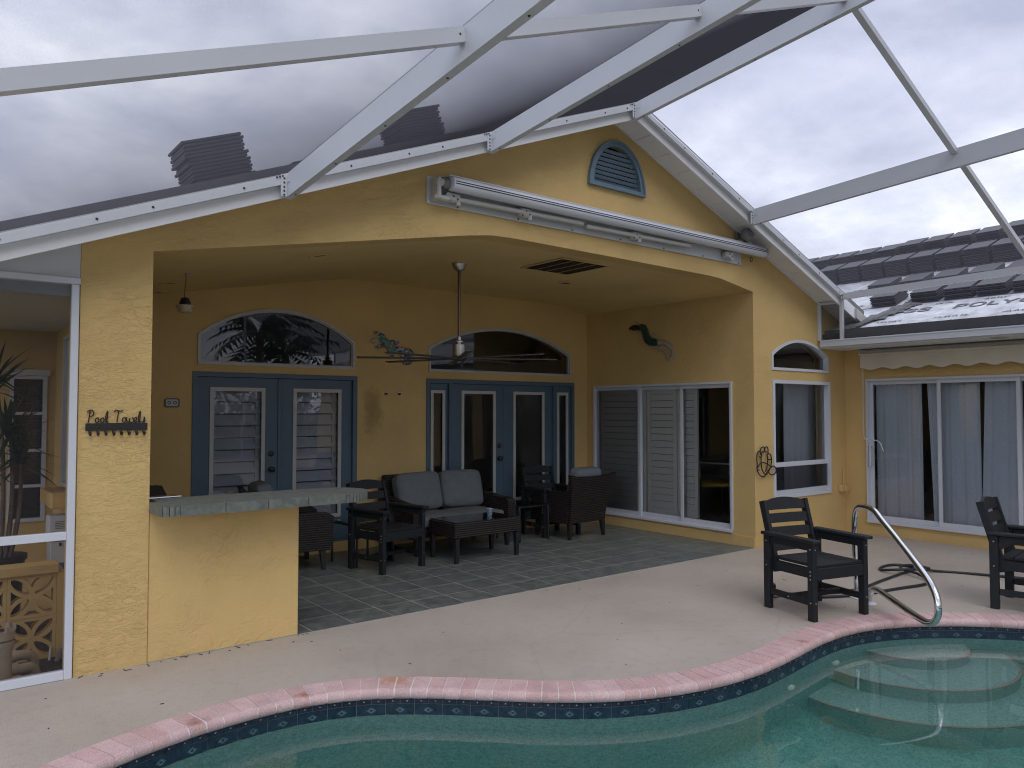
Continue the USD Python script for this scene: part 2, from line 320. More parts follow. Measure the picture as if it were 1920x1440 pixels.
def slate(name, base, k):
    return mat(name, {'g': ('geometry', {}), 'n': ('noise_texture', {'scale': 9.0, 'detail': 7.0, 'roughness': 0.68, 'distortion': 0.6}), 'mp': ('mapping', {'location': (k * 3.1, k * 7.7, 0)}),
        'r': ('rgb_ramp', {'ramp': [(0.32, tuple(c * 0.62 for c in base)), (0.5, base), (0.68, tuple(c * 1.5 for c in base))]}), 'bp': ('bump', {'strength': 0.5, 'distance': 0.003}),
        'p': ('principled_bsdf', {'roughness': 0.36, 'specular_ior_level': 0.45})},
        [('g.position', 'mp.vector'), ('mp.vector', 'n.vector'), ('n.fac', 'r.fac'), ('r.color', 'p.base_color'), ('n.fac', 'bp.height'), ('bp.normal', 'p.normal')])
SL = [slate('grey_green_floor_tile', (0.115, 0.130, 0.118), 0), slate('grey_floor_tile', (0.125, 0.134, 0.125), 1), slate('dark_floor_tile', (0.106, 0.121, 0.112), 2)]
CT = [plain('green_slate_counter', (0.125, 0.142, 0.122), 0.6, spec=0.35, var=0.28, vscale=26.0, bump=0.001, bscale=60), plain('grey_slate_counter', (0.135, 0.138, 0.128), 0.6, spec=0.35, var=0.28, vscale=22.0, bump=0.001, bscale=60)]

def wicker(name):
    return mat(name, {'tc': ('texture_coordinate', {}), 'sp': ('separate_xyz', {}), 'ad': ('math', {'math_type': 'add'}),
        'cz': ('combine_xyz', {}), 'w': ('wave_texture', {'wave_type': 'bands', 'bands_direction': 'z', 'scale': 14.0, 'distortion': 0.9, 'detail': 2.0, 'detail_scale': 3.0}),
        'w2': ('wave_texture', {'wave_type': 'bands', 'bands_direction': 'x', 'scale': 9.0, 'distortion': 0.3}),
        'mm': ('math', {'math_type': 'multiply'}), 'n': ('noise_texture', {'scale': 25.0, 'detail': 3.0}),
        'r': ('rgb_ramp', {'ramp': [(0.0, (0.002, 0.0018, 0.0018)), (0.45, (0.011, 0.009, 0.0082)), (1.0, (0.048, 0.039, 0.034))]}), 'mx': ('mix_color', {'blend_type': 'multiply', 'fac': 0.5, 'use_clamp': False}), 'nr': ('rgb_ramp', {'ramp': [(0.3, (0.5,) * 3), (0.7, (1.3,) * 3)]}),
        'bp': ('bump', {'strength': 1.0, 'distance': 0.006}), 'p': ('principled_bsdf', {'roughness': 0.5, 'specular_ior_level': 0.3})},
        [('tc.object', 'sp.vector'), ('sp.x', 'ad.value1'), ('sp.y', 'ad.value2'), ('ad.value', 'cz.x'), ('sp.z', 'cz.z'), ('cz.vector', 'w.vector'), ('cz.vector', 'w2.vector'), ('w.fac', 'mm.value1'), ('w2.fac', 'mm.value2'),
         ('w.fac', 'r.fac'), ('tc.object', 'n.vector'), ('n.fac', 'nr.fac'), ('r.color', 'mx.a'), ('nr.color', 'mx.b'), ('mx.result', 'p.base_color'), ('mm.value', 'bp.height'), ('bp.normal', 'p.normal')])
M['wicker'] = wicker('dark_brown_wicker')

def glassy(name, tint=(0.95, 0.965, 0.96), rough=0.0, wob=0.0):
    nodes = {'t': ('transparent_bsdf', {'color': tint}), 'gl': ('glossy_bsdf', {'color': (1, 1, 1), 'roughness': rough}), 'f': ('fresnel', {'IOR': 1.52}), 'fm': ('math', {'math_type': 'multiply', 'value2': 1.25, 'use_clamp': True}), 'x': ('mix_closure', {})}
    links = [('f.fac', 'fm.value1'), ('fm.value', 'x.fac'), ('t.BSDF', 'x.closure1'), ('gl.BSDF', 'x.closure2')]
    if wob:
        nodes['g'] = ('geometry', {}); nodes['n'] = ('noise_texture', {'scale': 2.2, 'detail': 1.0}); nodes['b'] = ('bump', {'strength': 1.0, 'distance': wob})
        links += [('g.position', 'n.vector'), ('n.fac', 'b.height'), ('b.normal', 'gl.normal'), ('b.normal', 'f.normal')] if False else [('g.position', 'n.vector'), ('n.fac', 'b.height'), ('b.normal', 'gl.normal')]
    return mat(name, nodes, links, surface='x.closure')
M['glass'] = glassy('window_glass', wob=0.0012)
M['tableglass'] = glassy('smoked_table_glass', (0.35, 0.36, 0.36))

def screenmat(name, a):
    """woven mesh of thread-to-pitch ratio a: its open share is (1-a)(1-a/cos) at the angle one looks through it"""
    return mat(name, {'lw': ('layer_weight', {'blend': 0.5}), 'c': ('math', {'math_type': 'subtract', 'value1': 1.0}), 'c2': ('math', {'math_type': 'maximum', 'value2': 0.02}), 'd': ('math', {'math_type': 'divide', 'value1': -a}),
        'e': ('math', {'math_type': 'add', 'value2': 1.0, 'use_clamp': True}), 'o': ('math', {'math_type': 'multiply_add', 'value2': -(1 - a), 'value3': 1.0}),
        'tg': ('geometry', {}), 'tm': ('mapping', {'scale': (260, 60, 260)}), 'tn': ('noise_texture', {'scale': 1.0, 'detail': 4.0, 'roughness': 0.7}), 'tr': ('rgb_ramp', {'ramp': [(0.3, (0.90, 0.90, 0.91)), (0.7, (1, 1, 1))]}), 't': ('transparent_bsdf', {}), 'df': ('diffuse_bsdf', {'color': (0.032, 0.032, 0.037)}), 'tl': ('translucent_bsdf', {'color': (0.032, 0.032, 0.037)}), 'y': ('mix_closure', {'fac': 0.5}), 'x': ('mix_closure', {})},
        [('tg.position', 'tm.vector'), ('tm.vector', 'tn.vector'), ('tn.fac', 'tr.fac'), ('tr.color', 't.color'), ('lw.facing', 'c.value2'), ('c.value', 'c2.value1'), ('c2.value', 'd.value2'), ('d.value', 'e.value1'), ('e.value', 'o.value1'), ('o.value', 'x.fac'), ('t.BSDF', 'x.closure1'), ('df.BSDF', 'y.closure1'), ('tl.BSDF', 'y.closure2'), ('y.closure', 'x.closure2')], surface='x.closure')
M['screen'] = screenmat('insect_screen', 0.182)
M['screen_thin'] = screenmat('insect_screen_thin', 0.12)
M['screen_wall'] = screenmat('insect_screen_wall', 0.2)

def border_tile(name, diamond):
    n = {'uv': ('uvmap', {'attribute': 'st'}), 's': ('separate_xyz', {}), 'u': ('math', {'math_type': 'subtract', 'value2': 0.5}), 'v': ('math', {'math_type': 'subtract', 'value2': 0.5}),
         'ua': ('math', {'math_type': 'absolute'}), 'va': ('math', {'math_type': 'absolute'}), 'um': ('math', {'math_type': 'multiply', 'value2': 3.6 if diamond else 4.2}), 'vm': ('math', {'math_type': 'multiply', 'value2': 2.4 if diamond else 1.9}),
         'sm': ('math', {'math_type': 'add'}), 'p': ('principled_bsdf', {'roughness': 0.18, 'specular_ior_level': 0.5}), 'gg': ('geometry', {}), 'nz': ('noise_texture', {'scale': 40.0, 'detail': 3.0}), 'nr': ('rgb_ramp', {'ramp': [(0.3, (0.6,) * 3), (0.7, (1.35,) * 3)]}), 'mx': ('mix_color', {'blend_type': 'multiply', 'fac': 1.0, 'use_clamp': False})}
    navy, light = ((0.010, 0.025, 0.042), (0.17, 0.28, 0.30)) if diamond else ((0.014, 0.019, 0.036), (0.32, 0.32, 0.36))
    ramp = [(0.0, navy), (0.30, navy), (0.33, light), (0.40, light), (0.43, navy), (0.54, navy), (0.57, tuple(c * 0.7 for c in light)), (0.61, tuple(c * 0.7 for c in light)), (0.64, navy), (1.0, navy)] if diamond else [(0.0, light), (0.26, light), (0.32, navy), (1.0, navy)]
    n['r'] = ('rgb_ramp', {'ramp': ramp})
    n['dash'] = ('math', {'math_type': 'compare', 'value2': 0.10, 'value3': 0.035}); n['dash2'] = ('math', {'math_type': 'compare', 'value2': 0.47 if diamond else 0.42, 'value3': 0.035 if diamond else 0.05})
    n['da'] = ('math', {'math_type': 'maximum'}); n['um2'] = ('math', {'math_type': 'greater_than', 'value2': 0.36}); n['dd'] = ('math', {'math_type': 'multiply'}); n['dk'] = ('math', {'math_type': 'multiply', 'value2': 0.7 if diamond else 0.0}); n['mm'] = ('mix_color', {'b': light})
    L = [('uv.UV', 's.vector'), ('s.x', 'u.value1'), ('s.y', 'v.value1'), ('u.value', 'ua.value1'), ('v.value', 'va.value1'), ('ua.value', 'um.value1'), ('va.value', 'vm.value1'), ('um.value', 'sm.value1'), ('vm.value', 'sm.value2'), ('sm.value', 'r.fac'),
         ('s.y', 'dash.value1'), ('ua.value', 'dash2.value1'), ('dash.value' , 'dd.value1'), ('ua.value', 'um2.value1'), ('um2.value', 'dd.value2'), ('dd.value', 'da.value1'), ('dash2.value', 'da.value2')]
    if diamond: L += [('dd.value', 'dk.value1')]
    else: L += [('dash2.value', 'dk.value1')]
    L += [('dk.value', 'mm.fac'), ('r.color', 'mm.a'), ('gg.position', 'nz.vector'), ('nz.fac', 'nr.fac'), ('mm.result', 'mx.a'), ('nr.color', 'mx.b'), ('mx.result', 'p.base_color')]
    if diamond: del n['dash2'], n['da']; L = [l for l in L if 'da.' not in l[1] and 'dash2' not in l[0] and 'dash2' not in l[1]]
    else: del n['dash'], n['dd'], n['um2'], n['da']; L = [l for l in L if not any(t in l[0] + ' ' + l[1] for t in ('dash.', 'dd.', 'um2.', 'da.'))]
    return mat(name, n, L)
M['tile_diamond'] = border_tile('navy_diamond_tile', True)
M['tile_border'] = border_tile('navy_dot_tile', False)
M['water'] = mat('pool_water', {'g': ('geometry', {}), 'n': ('noise_texture', {'scale': 1.6, 'detail': 2.0, 'roughness': 0.5}), 'b': ('bump', {'strength': 1.0, 'distance': 0.0018}), 's': ('glass_bsdf', {'color': (1, 1, 1), 'IOR': 1.33, 'roughness': 0.0}),
    'v': ('absorption_volume', {'color': (0.40, 0.84, 0.78), 'density': 0.42})}, [('g.position', 'n.vector'), ('n.fac', 'b.height'), ('b.normal', 's.normal')], surface='s.BSDF', volume='v.volume')
M['mosaic'] = mat('mosaic_gecko_body', {'tc': ('geometry', {}), 'v': ('voronoi_texture', {'scale': 34.0}), 'r': ('rgb_ramp', {'interpolate': False, 'ramp': [(0, (0.05, 0.22, 0.16)), (0.45, (0.06, 0.26, 0.19)), (0.62, (0.03, 0.06, 0.20)), (0.78, (0.35, 0.30, 0.27)), (0.88, (0.25, 0.03, 0.03))]}), 's': ('separate_color', {}), 'p': ('principled_bsdf', {'roughness': 0.3})},
    [('tc.position', 'v.vector'), ('v.color', 's.color'), ('s.r', 'r.fac'), ('r.color', 'p.base_color')])
M['mosaic_tail'] = mat('mosaic_gecko_tail', {'tc': ('geometry', {}), 'v': ('voronoi_texture', {'scale': 40.0}), 'r': ('rgb_ramp', {'interpolate': False, 'ramp': [(0, (0.03, 0.06, 0.22)), (0.40, (0.05, 0.20, 0.18)), (0.60, (0.28, 0.03, 0.03)), (0.75, (0.40, 0.36, 0.33))]}), 's': ('separate_color', {}), 'p': ('principled_bsdf', {'roughness': 0.3})},
    [('tc.position', 'v.vector'), ('v.color', 's.color'), ('s.r', 'r.fac'), ('r.color', 'p.base_color')])
M['gecko_green'] = plain('gecko_green', (0.012, 0.050, 0.038), 0.4, var=0.4, vscale=30)
M['gecko_dark'] = plain('gecko_dark_head', (0.03, 0.018, 0.016), 0.5)
M['gecko_pale'] = plain('gecko_pale', (0.36, 0.31, 0.25), 0.5, var=0.5, vscale=70)

# ---------------------------------------------------------------- key planes
YF, YB, XR, XW = 5.345, 8.2, 7.87, 9.98
RX, YR = 5.5, 5.03
def zr(x): return 4.625 - 0.395 * abs(x - RX)

# ================================================================ SETTING
POOL_IN = [(0.788, 4.028), (1.133, 4.112), (1.417, 4.160), (1.721, 4.165), (2.009, 4.096), (2.276, 3.949), (2.74, 3.545), (3.02, 3.26), (3.329, 3.068), (3.608, 2.954), (3.987, 2.888), (4.334, 2.890), (4.754, 2.922), (5.206, 2.961), (5.617, 2.958), (5.963, 2.880), (6.276, 2.690), (6.528, 2.472), (6.735, 2.235),
           (7.15, 1.55), (7.25, 0.6), (6.7, -0.5), (5.4, -1.1), (3.9, -0.7), (2.5, 0.4), (1.2, 1.6), (0.25, 2.55), (0.05, 3.2), (0.30, 3.72)]
_P = np.array(POOL_IN); tck, _ = splprep([*np.vstack([_P, _P[:1]]).T], s=0.004, per=True)
NS = 1600
uu = np.linspace(0, 1, NS, endpoint=False); path = np.stack(splev(uu, tck), 1)
seg = np.linalg.norm(np.roll(path, -1, 0) - path, axis=1); cum = np.concatenate([[0], np.cumsum(seg)]); LEN = cum[-1]
def at_s(s):
    s = np.asarray(s, float) % LEN
    pts = np.vstack([path, path[:1]]); x, y = np.interp(s, cum, pts[:, 0]), np.interp(s, cum, pts[:, 1])
    e = 0.02; x2, y2 = np.interp((s + e) % LEN, cum, pts[:, 0]), np.interp((s + e) % LEN, cum, pts[:, 1]); x1, y1 = np.interp((s - e) % LEN, cum, pts[:, 0]), np.interp((s - e) % LEN, cum, pts[:, 1])
    t = np.stack([x2 - x1, y2 - y1], -1); t /= np.linalg.norm(t, axis=-1, keepdims=True)
    return np.stack([x, y], -1), np.stack([-t[..., 1], t[..., 0]], -1)     # point, outward normal (path runs clockwise seen from above)
pin = Polygon(path)
if not pin.exterior.is_ccw: SGN = 1
else: SGN = -1
def offset_poly(d): return pin.buffer(d, join_style=1)

obj('ground', cat_([plate_xy(Polygon([(-400, -400), (400, -400), (400, 400), (-400, 400)], [[(-2.6, -9.4), (-2.6, 16), (18, 16), (18, -9.4)]]), -0.26, -0.25)]), M['grass'], kind='structure', label='lawn around the house and pool cage')
deck_poly = Polygon([(-2.6, -9.5), (18, -9.5), (18, YF - 0.001), (0.72, YF - 0.001), (0.72, YF + 0.03), (-2.6, YF + 0.03)]).difference(offset_poly(0.195).simplify(0.003))
obj('pool_deck', plate_xy(deck_poly, -0.14, 0.0), M['deck'], kind='structure', label='taupe painted concrete deck around the pool')
obj('side_yard', plate_xy(sbox(-3.2, YF + 0.031, 1.02, 8.0), -0.26, -0.15), M['mulch'], kind='structure', label='dark mulched side yard behind the screen wall')

# lanai floor
lan = thing('lanai_floor', None, None, kind='structure'); tag(lan, 'grey green square floor tiles of the covered lanai')
obj('grout_bed', box(1.22, XR, YF, YB, -0.1, 0.0046), M['grout'], lan)
rnd = random.Random(4); T = 0.342; g = 0.0042
xs = [1.22] + [x for x in np.arange(2.346 - 4 * T, 7.9, T) if 1.23 < x < XR - 0.01] + [XR]
ys = [YF] + list(np.arange(YF + 0.333, YB, T)) + [YB]
for a, b in zip(xs[:-1], xs[1:]):
    for c, d in zip(ys[:-1], ys[1:]):
        dz = rnd.uniform(-0.0006, 0.0006)
        obj('floor_tile', box(a + g, b - g, c + (g if c > YF else 0.0004), d - g, -0.01, 0.006 + dz * 0.5, 0.0008), rnd.choice(SL), lan)

# pool: basin, waterline tiles, coping bricks, steps, fittings
pool = thing('pool', None, None, kind='structure'); tag(pool, 'freeform swimming pool with pink brick coping and navy waterline tiles')
ss = np.linspace(0, LEN, 500, endpoint=False); pp, nn = at_s(ss); nn = nn * SGN
out_ok = not pin.contains(Point(*(pp[0] + 0.02 * nn[0])))
if not out_ok: SGN = -SGN; nn = -nn
def band(levels, closed=True):
    """surface swept round the pool: levels = [(offset outward, z)]"""
    V = np.vstack([np.column_stack([pp + o * nn, np.full(len(pp), z)]) for o, z in levels]); n = len(pp); Fc = []
    for k in range(len(levels) - 1):
        for j in range(n):
            j2 = (j + 1) % n; Fc += [[k * n + j, k * n + j2, (k + 1) * n + j2], [k * n + j, (k + 1) * n + j2, (k + 1) * n + j]]
    return trimesh.Trimesh(V, np.array(Fc), process=False)
FLOOR_Z = -1.12
prof_b = [(0.02, -0.03), (0.02, -0.154), (0.0125, -0.16), (0.0125, FLOOR_Z + 0.22), (-0.02, FLOOR_Z + 0.10), (-0.10, FLOOR_Z + 0.02), (-0.22, FLOOR_Z)]
basin = cat_([band(prof_b), plate_xy(pin.buffer(-0.20).simplify(0.002), FLOOR_Z - 0.05, FLOOR_Z - 0.0005)])
obj('basin', basin, M['plaster'], pool, smooth=40)
# mortar bed of the coping
def coping_prof(d=0.0):
    R = 0.032
    pts = [(0.197 - d * 0, -0.02), (0.197 - d * 0, 0.004 - d)]
    for a in np.linspace(0, math.pi * 0.93, 9): pts.append((R - 0.012 - (R - d) * math.sin(a), 0.004 - R + (R - d) * math.cos(a)))
    pts.append((0.03, 0.004 - 2 * R + d)); return pts
obj('mortar_bed', band(coping_prof(0.0028)), M['mortar'], pool, smooth=35)
def swept(prof, s0, s1, n=4, cap=True):
    P, N = at_s(np.linspace(s0, s1, n)); N = N * SGN; k = len(prof); V = []
    for i in range(n): V += [[*(P[i] + o * N[i]), z] for o, z in prof]
    Fc = []
    for i in range(n - 1):
        for j in range(k - 1):
            a, b = i * k + j, i * k + j + 1; Fc += [[a, b, b + k], [a, b + k, a + k]]
    if cap:
        for j in range(1, k - 1):
            Fc += [[0, j + 1, j], [(n - 1) * k, (n - 1) * k + j, (n - 1) * k + j + 1]]
    return trimesh.Trimesh(np.array(V), np.array(Fc), process=False)
nb = int(round(LEN / 0.0955)); st = LEN / nb; rnd = random.Random(8)
def coping_mat(name, col):
    nodes = {'g': ('geometry', {}), 'n': ('noise_texture', {'scale': 7.0, 'detail': 5.0, 'roughness': 0.6}), 'r': ('rgb_ramp', {'ramp': [(0.3, tuple(c * 0.86 for c in col)), (0.7, tuple(c * 1.12 for c in col))]}),
             'f': ('noise_texture', {'scale': 170.0, 'detail': 2.0, 'roughness': 0.7}), 'fr': ('rgb_ramp', {'ramp': [(0.36, (1, 1, 1)), (0.46, (0, 0, 0))]}), 'fm': ('mix_color', {'b': tuple(min(0.8, c * 1.35) for c in col)}),
             'f2': ('noise_texture', {'scale': 120.0, 'detail': 2.0, 'roughness': 0.7}), 'f2r': ('rgb_ramp', {'ramp': [(0.33, (0.6,) * 3), (0.40, (0, 0, 0))]}), 'f2m': ('mix_color', {'b': tuple(c * 0.55 for c in col)}),
             'bp': ('bump', {'strength': 1.0, 'distance': 0.002}), 'p': ('principled_bsdf', {'roughness': 0.8, 'specular_ior_level': 0.25}), 'w': ('noise_texture', {'scale': 16.0, 'detail': 5.0, 'roughness': 0.7})}
    L = [('g.position', 'n.vector'), ('n.fac', 'r.fac'), ('g.position', 'f.vector'), ('f.fac', 'fr.fac'), ('fr.color', 'fm.fac'), ('r.color', 'fm.a'), ('g.position', 'f2.vector'), ('f2.fac', 'f2r.fac'), ('f2r.color', 'f2m.fac'), ('fm.result', 'f2m.a'), ('f.fac', 'bp.height'), ('bp.normal', 'p.normal'), ('g.position', 'w.vector')]
    out = 'f2m.result'
    for k, (x, y, rad, c) in enumerate([(2.33, 4.10, 0.15, (0.42, 0.19, 0.06)), (1.79, 4.20, 0.075, (0.27, 0.11, 0.07)), (1.20, 4.19, 0.08, (0.25, 0.10, 0.08)), (4.95, 3.0, 0.06, (0.33, 0.15, 0.12))]):
        nodes[f'm{k}'] = ('mapping', {'location': (-x / rad, -y / rad, 0), 'scale': (1 / rad, 1 / rad, 0.2 / rad)}); nodes[f'l{k}'] = ('vector_math', {'math_type': 'length'}); nodes[f'a{k}'] = ('math', {'math_type': 'multiply_add', 'value2': 2.4})
        nodes[f'r{k}'] = ('rgb_ramp', {'ramp': [(0.0, (0.8,) * 3), (0.45, (0.55,) * 3), (1.0, (0, 0, 0))]}); nodes[f's{k}'] = ('math', {'math_type': 'subtract', 'value2': 1.05}); nodes[f'x{k}'] = ('mix_color', {'b': c})
        L += [('g.position', f'm{k}.vector'), (f'm{k}.vector', f'l{k}.vector1'), ('w.fac', f'a{k}.value1'), (f'l{k}.value', f'a{k}.value3'), (f'a{k}.value', f's{k}.value1'), (f's{k}.value', f'r{k}.fac'), (f'r{k}.color', f'x{k}.fac'), (out, f'x{k}.a')]; out = f'x{k}.result'
    return mat(name, nodes, L + [(out, 'p.base_color')])
pinks = [coping_mat('pink_coping_brick_a', (0.52, 0.36, 0.345)), coping_mat('pink_coping_brick_b', (0.55, 0.39, 0.375)), coping_mat('pink_coping_brick_c', (0.50, 0.335, 0.315))]
for k in range(nb):
    c, _n = at_s([(k + 0.5) * st]); c = c[0]
    j = rnd.uniform(0.0016, 0.0048)
    m = rnd.choice(pinks)
    pr = [(o + rnd.uniform(-0.002, 0.002) * (i < 2), z + 0) for i, (o, z) in enumerate(coping_prof(rnd.uniform(-0.0012, 0.0004)))]
    obj('coping_brick', swept(pr, k * st + j, (k + 1) * st - j), m, pool, smooth=40)
nt = int(round(LEN / 0.164)); tw = LEN / nt
def wall_tile(s0, s1, z1, z0, o=0.0115, n=4):
    P, N = at_s(np.linspace(s0, s1, n)); N = N * SGN; V, uv = [], []
    for i in range(n):
        for oo, z, v in ((0.02, z1, 1), (o, z1, 1), (o, z0, 0), (0.02, z0, 0)):
            V.append([*(P[i] + oo * N[i]), z]); uv.append((i / (n - 1), v))
    Fc = []
    for i in range(n - 1):
        for j in range(3):
            a, b = i * 4 + j, i * 4 + j + 1; Fc += [[a, b, b + 4], [a, b + 4, a + 4]]
    for b0 in (0, (n - 1) * 4): Fc += [[b0, b0 + 1, b0 + 2], [b0, b0 + 2, b0 + 3]]
    return trimesh.Trimesh(np.array(V), np.array(Fc), process=False), np.array(uv)
ZT = 0.004 - 0.064 + 0.004
for k in range(nt):
    c, _n = at_s([(k + 0.5) * tw])
    m, uv = wall_tile(k * tw + 0.0012, (k + 1) * tw - 0.0012, ZT - 0.034, ZT - 0.100); obj('waterline_tile', m, M['tile_diamond'], pool, uv=uv)
    for h in range(2):
        m, uv = wall_tile(k * tw + h * tw / 2 + 0.001, k * tw + (h + 1) * tw / 2 - 0.001, ZT, ZT - 0.0315, n=3); obj('border_tile', m, M['tile_border'], pool, uv=uv)
obj('tile_grout', band([(0.0155, ZT + 0.004), (0.0155, ZT - 0.102), (0.02, ZT - 0.104)]), M['grout'], pool)
WATER_Z = -0.147
for i, (cx, cy, r, z) in enumerate(((6.18, 2.86, 0.44, -0.32), (6.10, 2.84, 0.77, -0.54), (6.05, 2.85, 1.11, -0.78))):
    c = Point(cx, cy).buffer(r, 48).intersection(pin.buffer(0.012)).simplify(0.001)
    obj('step', plate_xy(c, FLOOR_Z - 0.02 + i * 0.003, z), M['poolstep'], pool)
    ring = np.array(c.exterior.coords)[:-1]; inside = pin.buffer(-0.03)
    pts = [(cx + (r - 0.004) * math.cos(a), cy + (r - 0.004) * math.sin(a)) for a in np.linspace(math.pi * 0.2, math.pi * 2.2, 120)]
    runs, cur = [], []
    for q in pts:
        if inside.contains(Point(q)): cur.append((*q, z - 0.010))
        elif cur: runs.append(cur); cur = []
    if cur: runs.append(cur)
    run = max(runs, key=len)
    obj('step_nosing', tube(run, 0.014, 8), M['nosing'], pool, smooth=True)
for sx in (5.36, 4.66):
    P = min(range(len(pp)), key=lambda i: abs(pp[i][0] - sx) + (0 if pp[i][1] > 2 else 9))
    q = pp[P]; n2 = nn[P]; f = lathe([(0, 0.0), (0.045, 0.0), (0.045, 0.012), (0.030, 0.022), (0.018, 0.024), (0.016, 0.012), (0, 0.012)], 20)
    T4 = np.eye(4); zx = np.array([-n2[0], -n2[1], 0]); T4[:3, 2] = zx; T4[:3, 0] = [0, 0, 1]; T4[:3, 1] = np.cross(zx, [0, 0, 1]); T4[:3, 3] = [*(q + 0.012 * n2), -0.40]
    f.apply_transform(T4); obj('return_jet', f, M['fitting'], pool, smooth=40)
wpoly = pin.buffer(0.0165)
water = trimesh.Trimesh(*[np.array(x) for x in (plate_xy(wpoly, FLOOR_Z - 0.12, WATER_Z).vertices, plate_xy(wpoly, FLOOR_Z - 0.12, WATER_Z).faces)], process=False)
obj('pool_water', water, M['water'], kind='structure', label='still green blue pool water')
# ================================================================ HOUSE
house = thing('house', 'yellow stucco house with an open lanai, blue French doors and a half finished tile roof', 'house')
ARCH = [(1.22, 2.667), (2.4, 2.885), (3.72, 3.130), (3.98, 3.168), (4.25, 3.176), (5.6, 3.166), (7.05, 3.150), (7.25, 3.140), (XR, 3.045)]
opening = Polygon([(1.22, -0.3)] + ARCH + [(XR, -0.3)])
WIN = (8.25, 9.57, 0.545, 2.005); TRN = arc_poly(8.235, 9.54, 2.125, 2.325, 2.525)
gable = Polygon([(0.805, -0.2), (XW + 0.2, -0.2), (XW + 0.2, zr(XW + 0.2) - 0.077), (RX, zr(RX) - 0.077), (0.805, zr(0.805) - 0.077)])
vent = arc_poly(5.14, 5.95, 3.84, 4.04, 4.335)
ventc = Polygon([(5.545 + 0.405 * math.cos(a), 3.84 + 0.505 * math.sin(a)) for a in np.linspace(0, math.pi, 25)])
fwall = gable.difference(opening).difference(sbox(WIN[0], WIN[2], WIN[1], WIN[3])).difference(TRN).difference(ventc.buffer(-0.05))
obj('wall', plate_xz(fwall, YF, YF + 0.2), M['stucco'], house, label='front gable wall with the lanai opening')
obj('wall', box(0.805, 1.2195, YF + 0.2, YF + 0.42, -0.2, 2.60), M['stucco'], house, label='pillar back')
# lanai back wall
L1 = arc_poly(2.31, 4.09, 2.11, 2.425, 2.746); L2 = arc_poly(5.115, 7.542, 2.12, 2.432, 2.743)
D1 = (2.264, 4.125, 0.125, 2.032); D2 = (5.078, 7.605, 0.125, 2.032)
bw = Polygon([(1.02, -0.1), (XR + 0.15, -0.1), (XR + 0.15, 3.4), (2.6, 3.4), (1.02, 2.82)]).difference(L1).difference(L2).difference(sbox(D1[0], D1[2], D1[1], D1[3])).difference(sbox(D2[0], D2[2], D2[1], D2[3]))
obj('wall', plate_xz(bw, YB, YB + 0.2), M['stucco_fine'], house, label='back wall of the lanai with a brown stain')
SLD = (5.65, 8.05, 0.158, 1.985)
rw = Polygon([(YF + 0.2, -0.1), (YB, -0.1), (YB, 3.3), (YF + 0.2, 3.3)]).difference(sbox(SLD[0], SLD[2], SLD[1], SLD[3]))
obj('wall', plate_yz(rw, XR, XR + 0.15), M['stucco_fine'], house, label='side wall of the lanai around the sliding door')
LW = Polygon([(YF + 0.42, -0.3), (8.2, -0.3), (8.2, 2.80), (YF + 0.42, 2.80)]).difference(sbox(7.0, 1.0, 7.45, 2.25))
obj('wall', plate_yz(LW, 1.02, 1.22), M['stucco'], house, label='left wall of the lanai facing the side yard')
RW8 = sbox(-4, -0.3, 1.02, 2.36).difference(sbox(0.672, 0.64, 0.955, 1.935))
obj('wall', plate_xz(RW8, 8.0, 8.2), M['stucco'], house, label='side yard wall with the narrow window')
ceil = Polygon([(1.22, 2.669)] + [(a, b + 0.003) for a, b in ARCH[1:]] + [(XR, 3.5), (2.75, 3.5), (1.22, 2.90)])
vent_hole = None
obj('ceiling', plate_xz(ceil, YF + 0.2, YB), M['ceiling'], house, label='vaulted lanai ceiling')
obj('baseboard', plate_yz(sbox(YF + 0.002, 0, SLD[1] + 0.15, 0.125), XR - 0.018, XR - 0.001), M['stucco_fine'], house, label='low stucco base band of the lanai side wall')
obj('baseboard', box(1.22, XR - 0.02, YB - 0.018, YB - 0.001, 0, 0.115, 0.004), M['stucco_fine'], house)
# wing wall
WS = (1.30, 5.06, 0.165, 2.045)
ww = Polygon([(-6, -0.2), (YF, -0.2), (YF, 2.46), (-6, 2.46)]).difference(sbox(WS[0], WS[2], WS[1], WS[3]))
obj('wall', plate_yz(ww, XW, XW + 0.2), M['stucco_fine'], house, label='wing wall with the curtained sliding door')
obj('baseboard', plate_yz(sbox(-6, 0, YF - 0.001, 0.11), XW - 0.014, XW - 0.001), M['stucco_fine'], house)
# interior
obj('interior_floor', box(1.3, 15, YB + 0.2, 14, 0.0, 0.12), M['interior_floor'], house)
obj('interior_floor', box(XR + 0.15, 15, YF + 0.2, YB + 0.2, 0.0, 0.121), M['interior_floor'], house)
obj('interior_floor', box(XW + 0.2, 15, -6, YF + 0.2, 0.0, 0.122), M['interior_floor'], house)
for b in ((1.22, 15, 12, 12.1, 0, 2.88), (14.9, 15, -6, 12, 0, 2.44), (14.9, 15, YF, 12, 2.44, 2.9), (1.22, 15, YB + 0.2, 14, 2.881, 2.93), (XR + 0.02, 10.18, YF + 0.2, YB + 0.2, 2.72, 2.75), (10.18, 15, YF - 0.1, YB + 0.2, 2.62, 2.66), (XW + 0.2, 15, -6, YF - 0.1, 2.44, 2.48), (12.4, 12.5, -6, YF, 0.12, 2.43), (0.3, 1.018, 8.36, 8.40, 0.0, 2.4), (0.3, 0.34, 8.2, 8.36, 0.0, 2.4), (0.3, 1.018, 8.2, 8.4, 2.37, 2.40), (4.55, 4.65, YB + 0.2, 12, 0.12, 2.88), (1.22, 1.32, YB + 0.2, 12, 0.12, 2.86), (XW + 0.2, 15, -6.1, -6, 0, 2.46)):
    obj('interior_wall', box(*b), M['interior'], house)

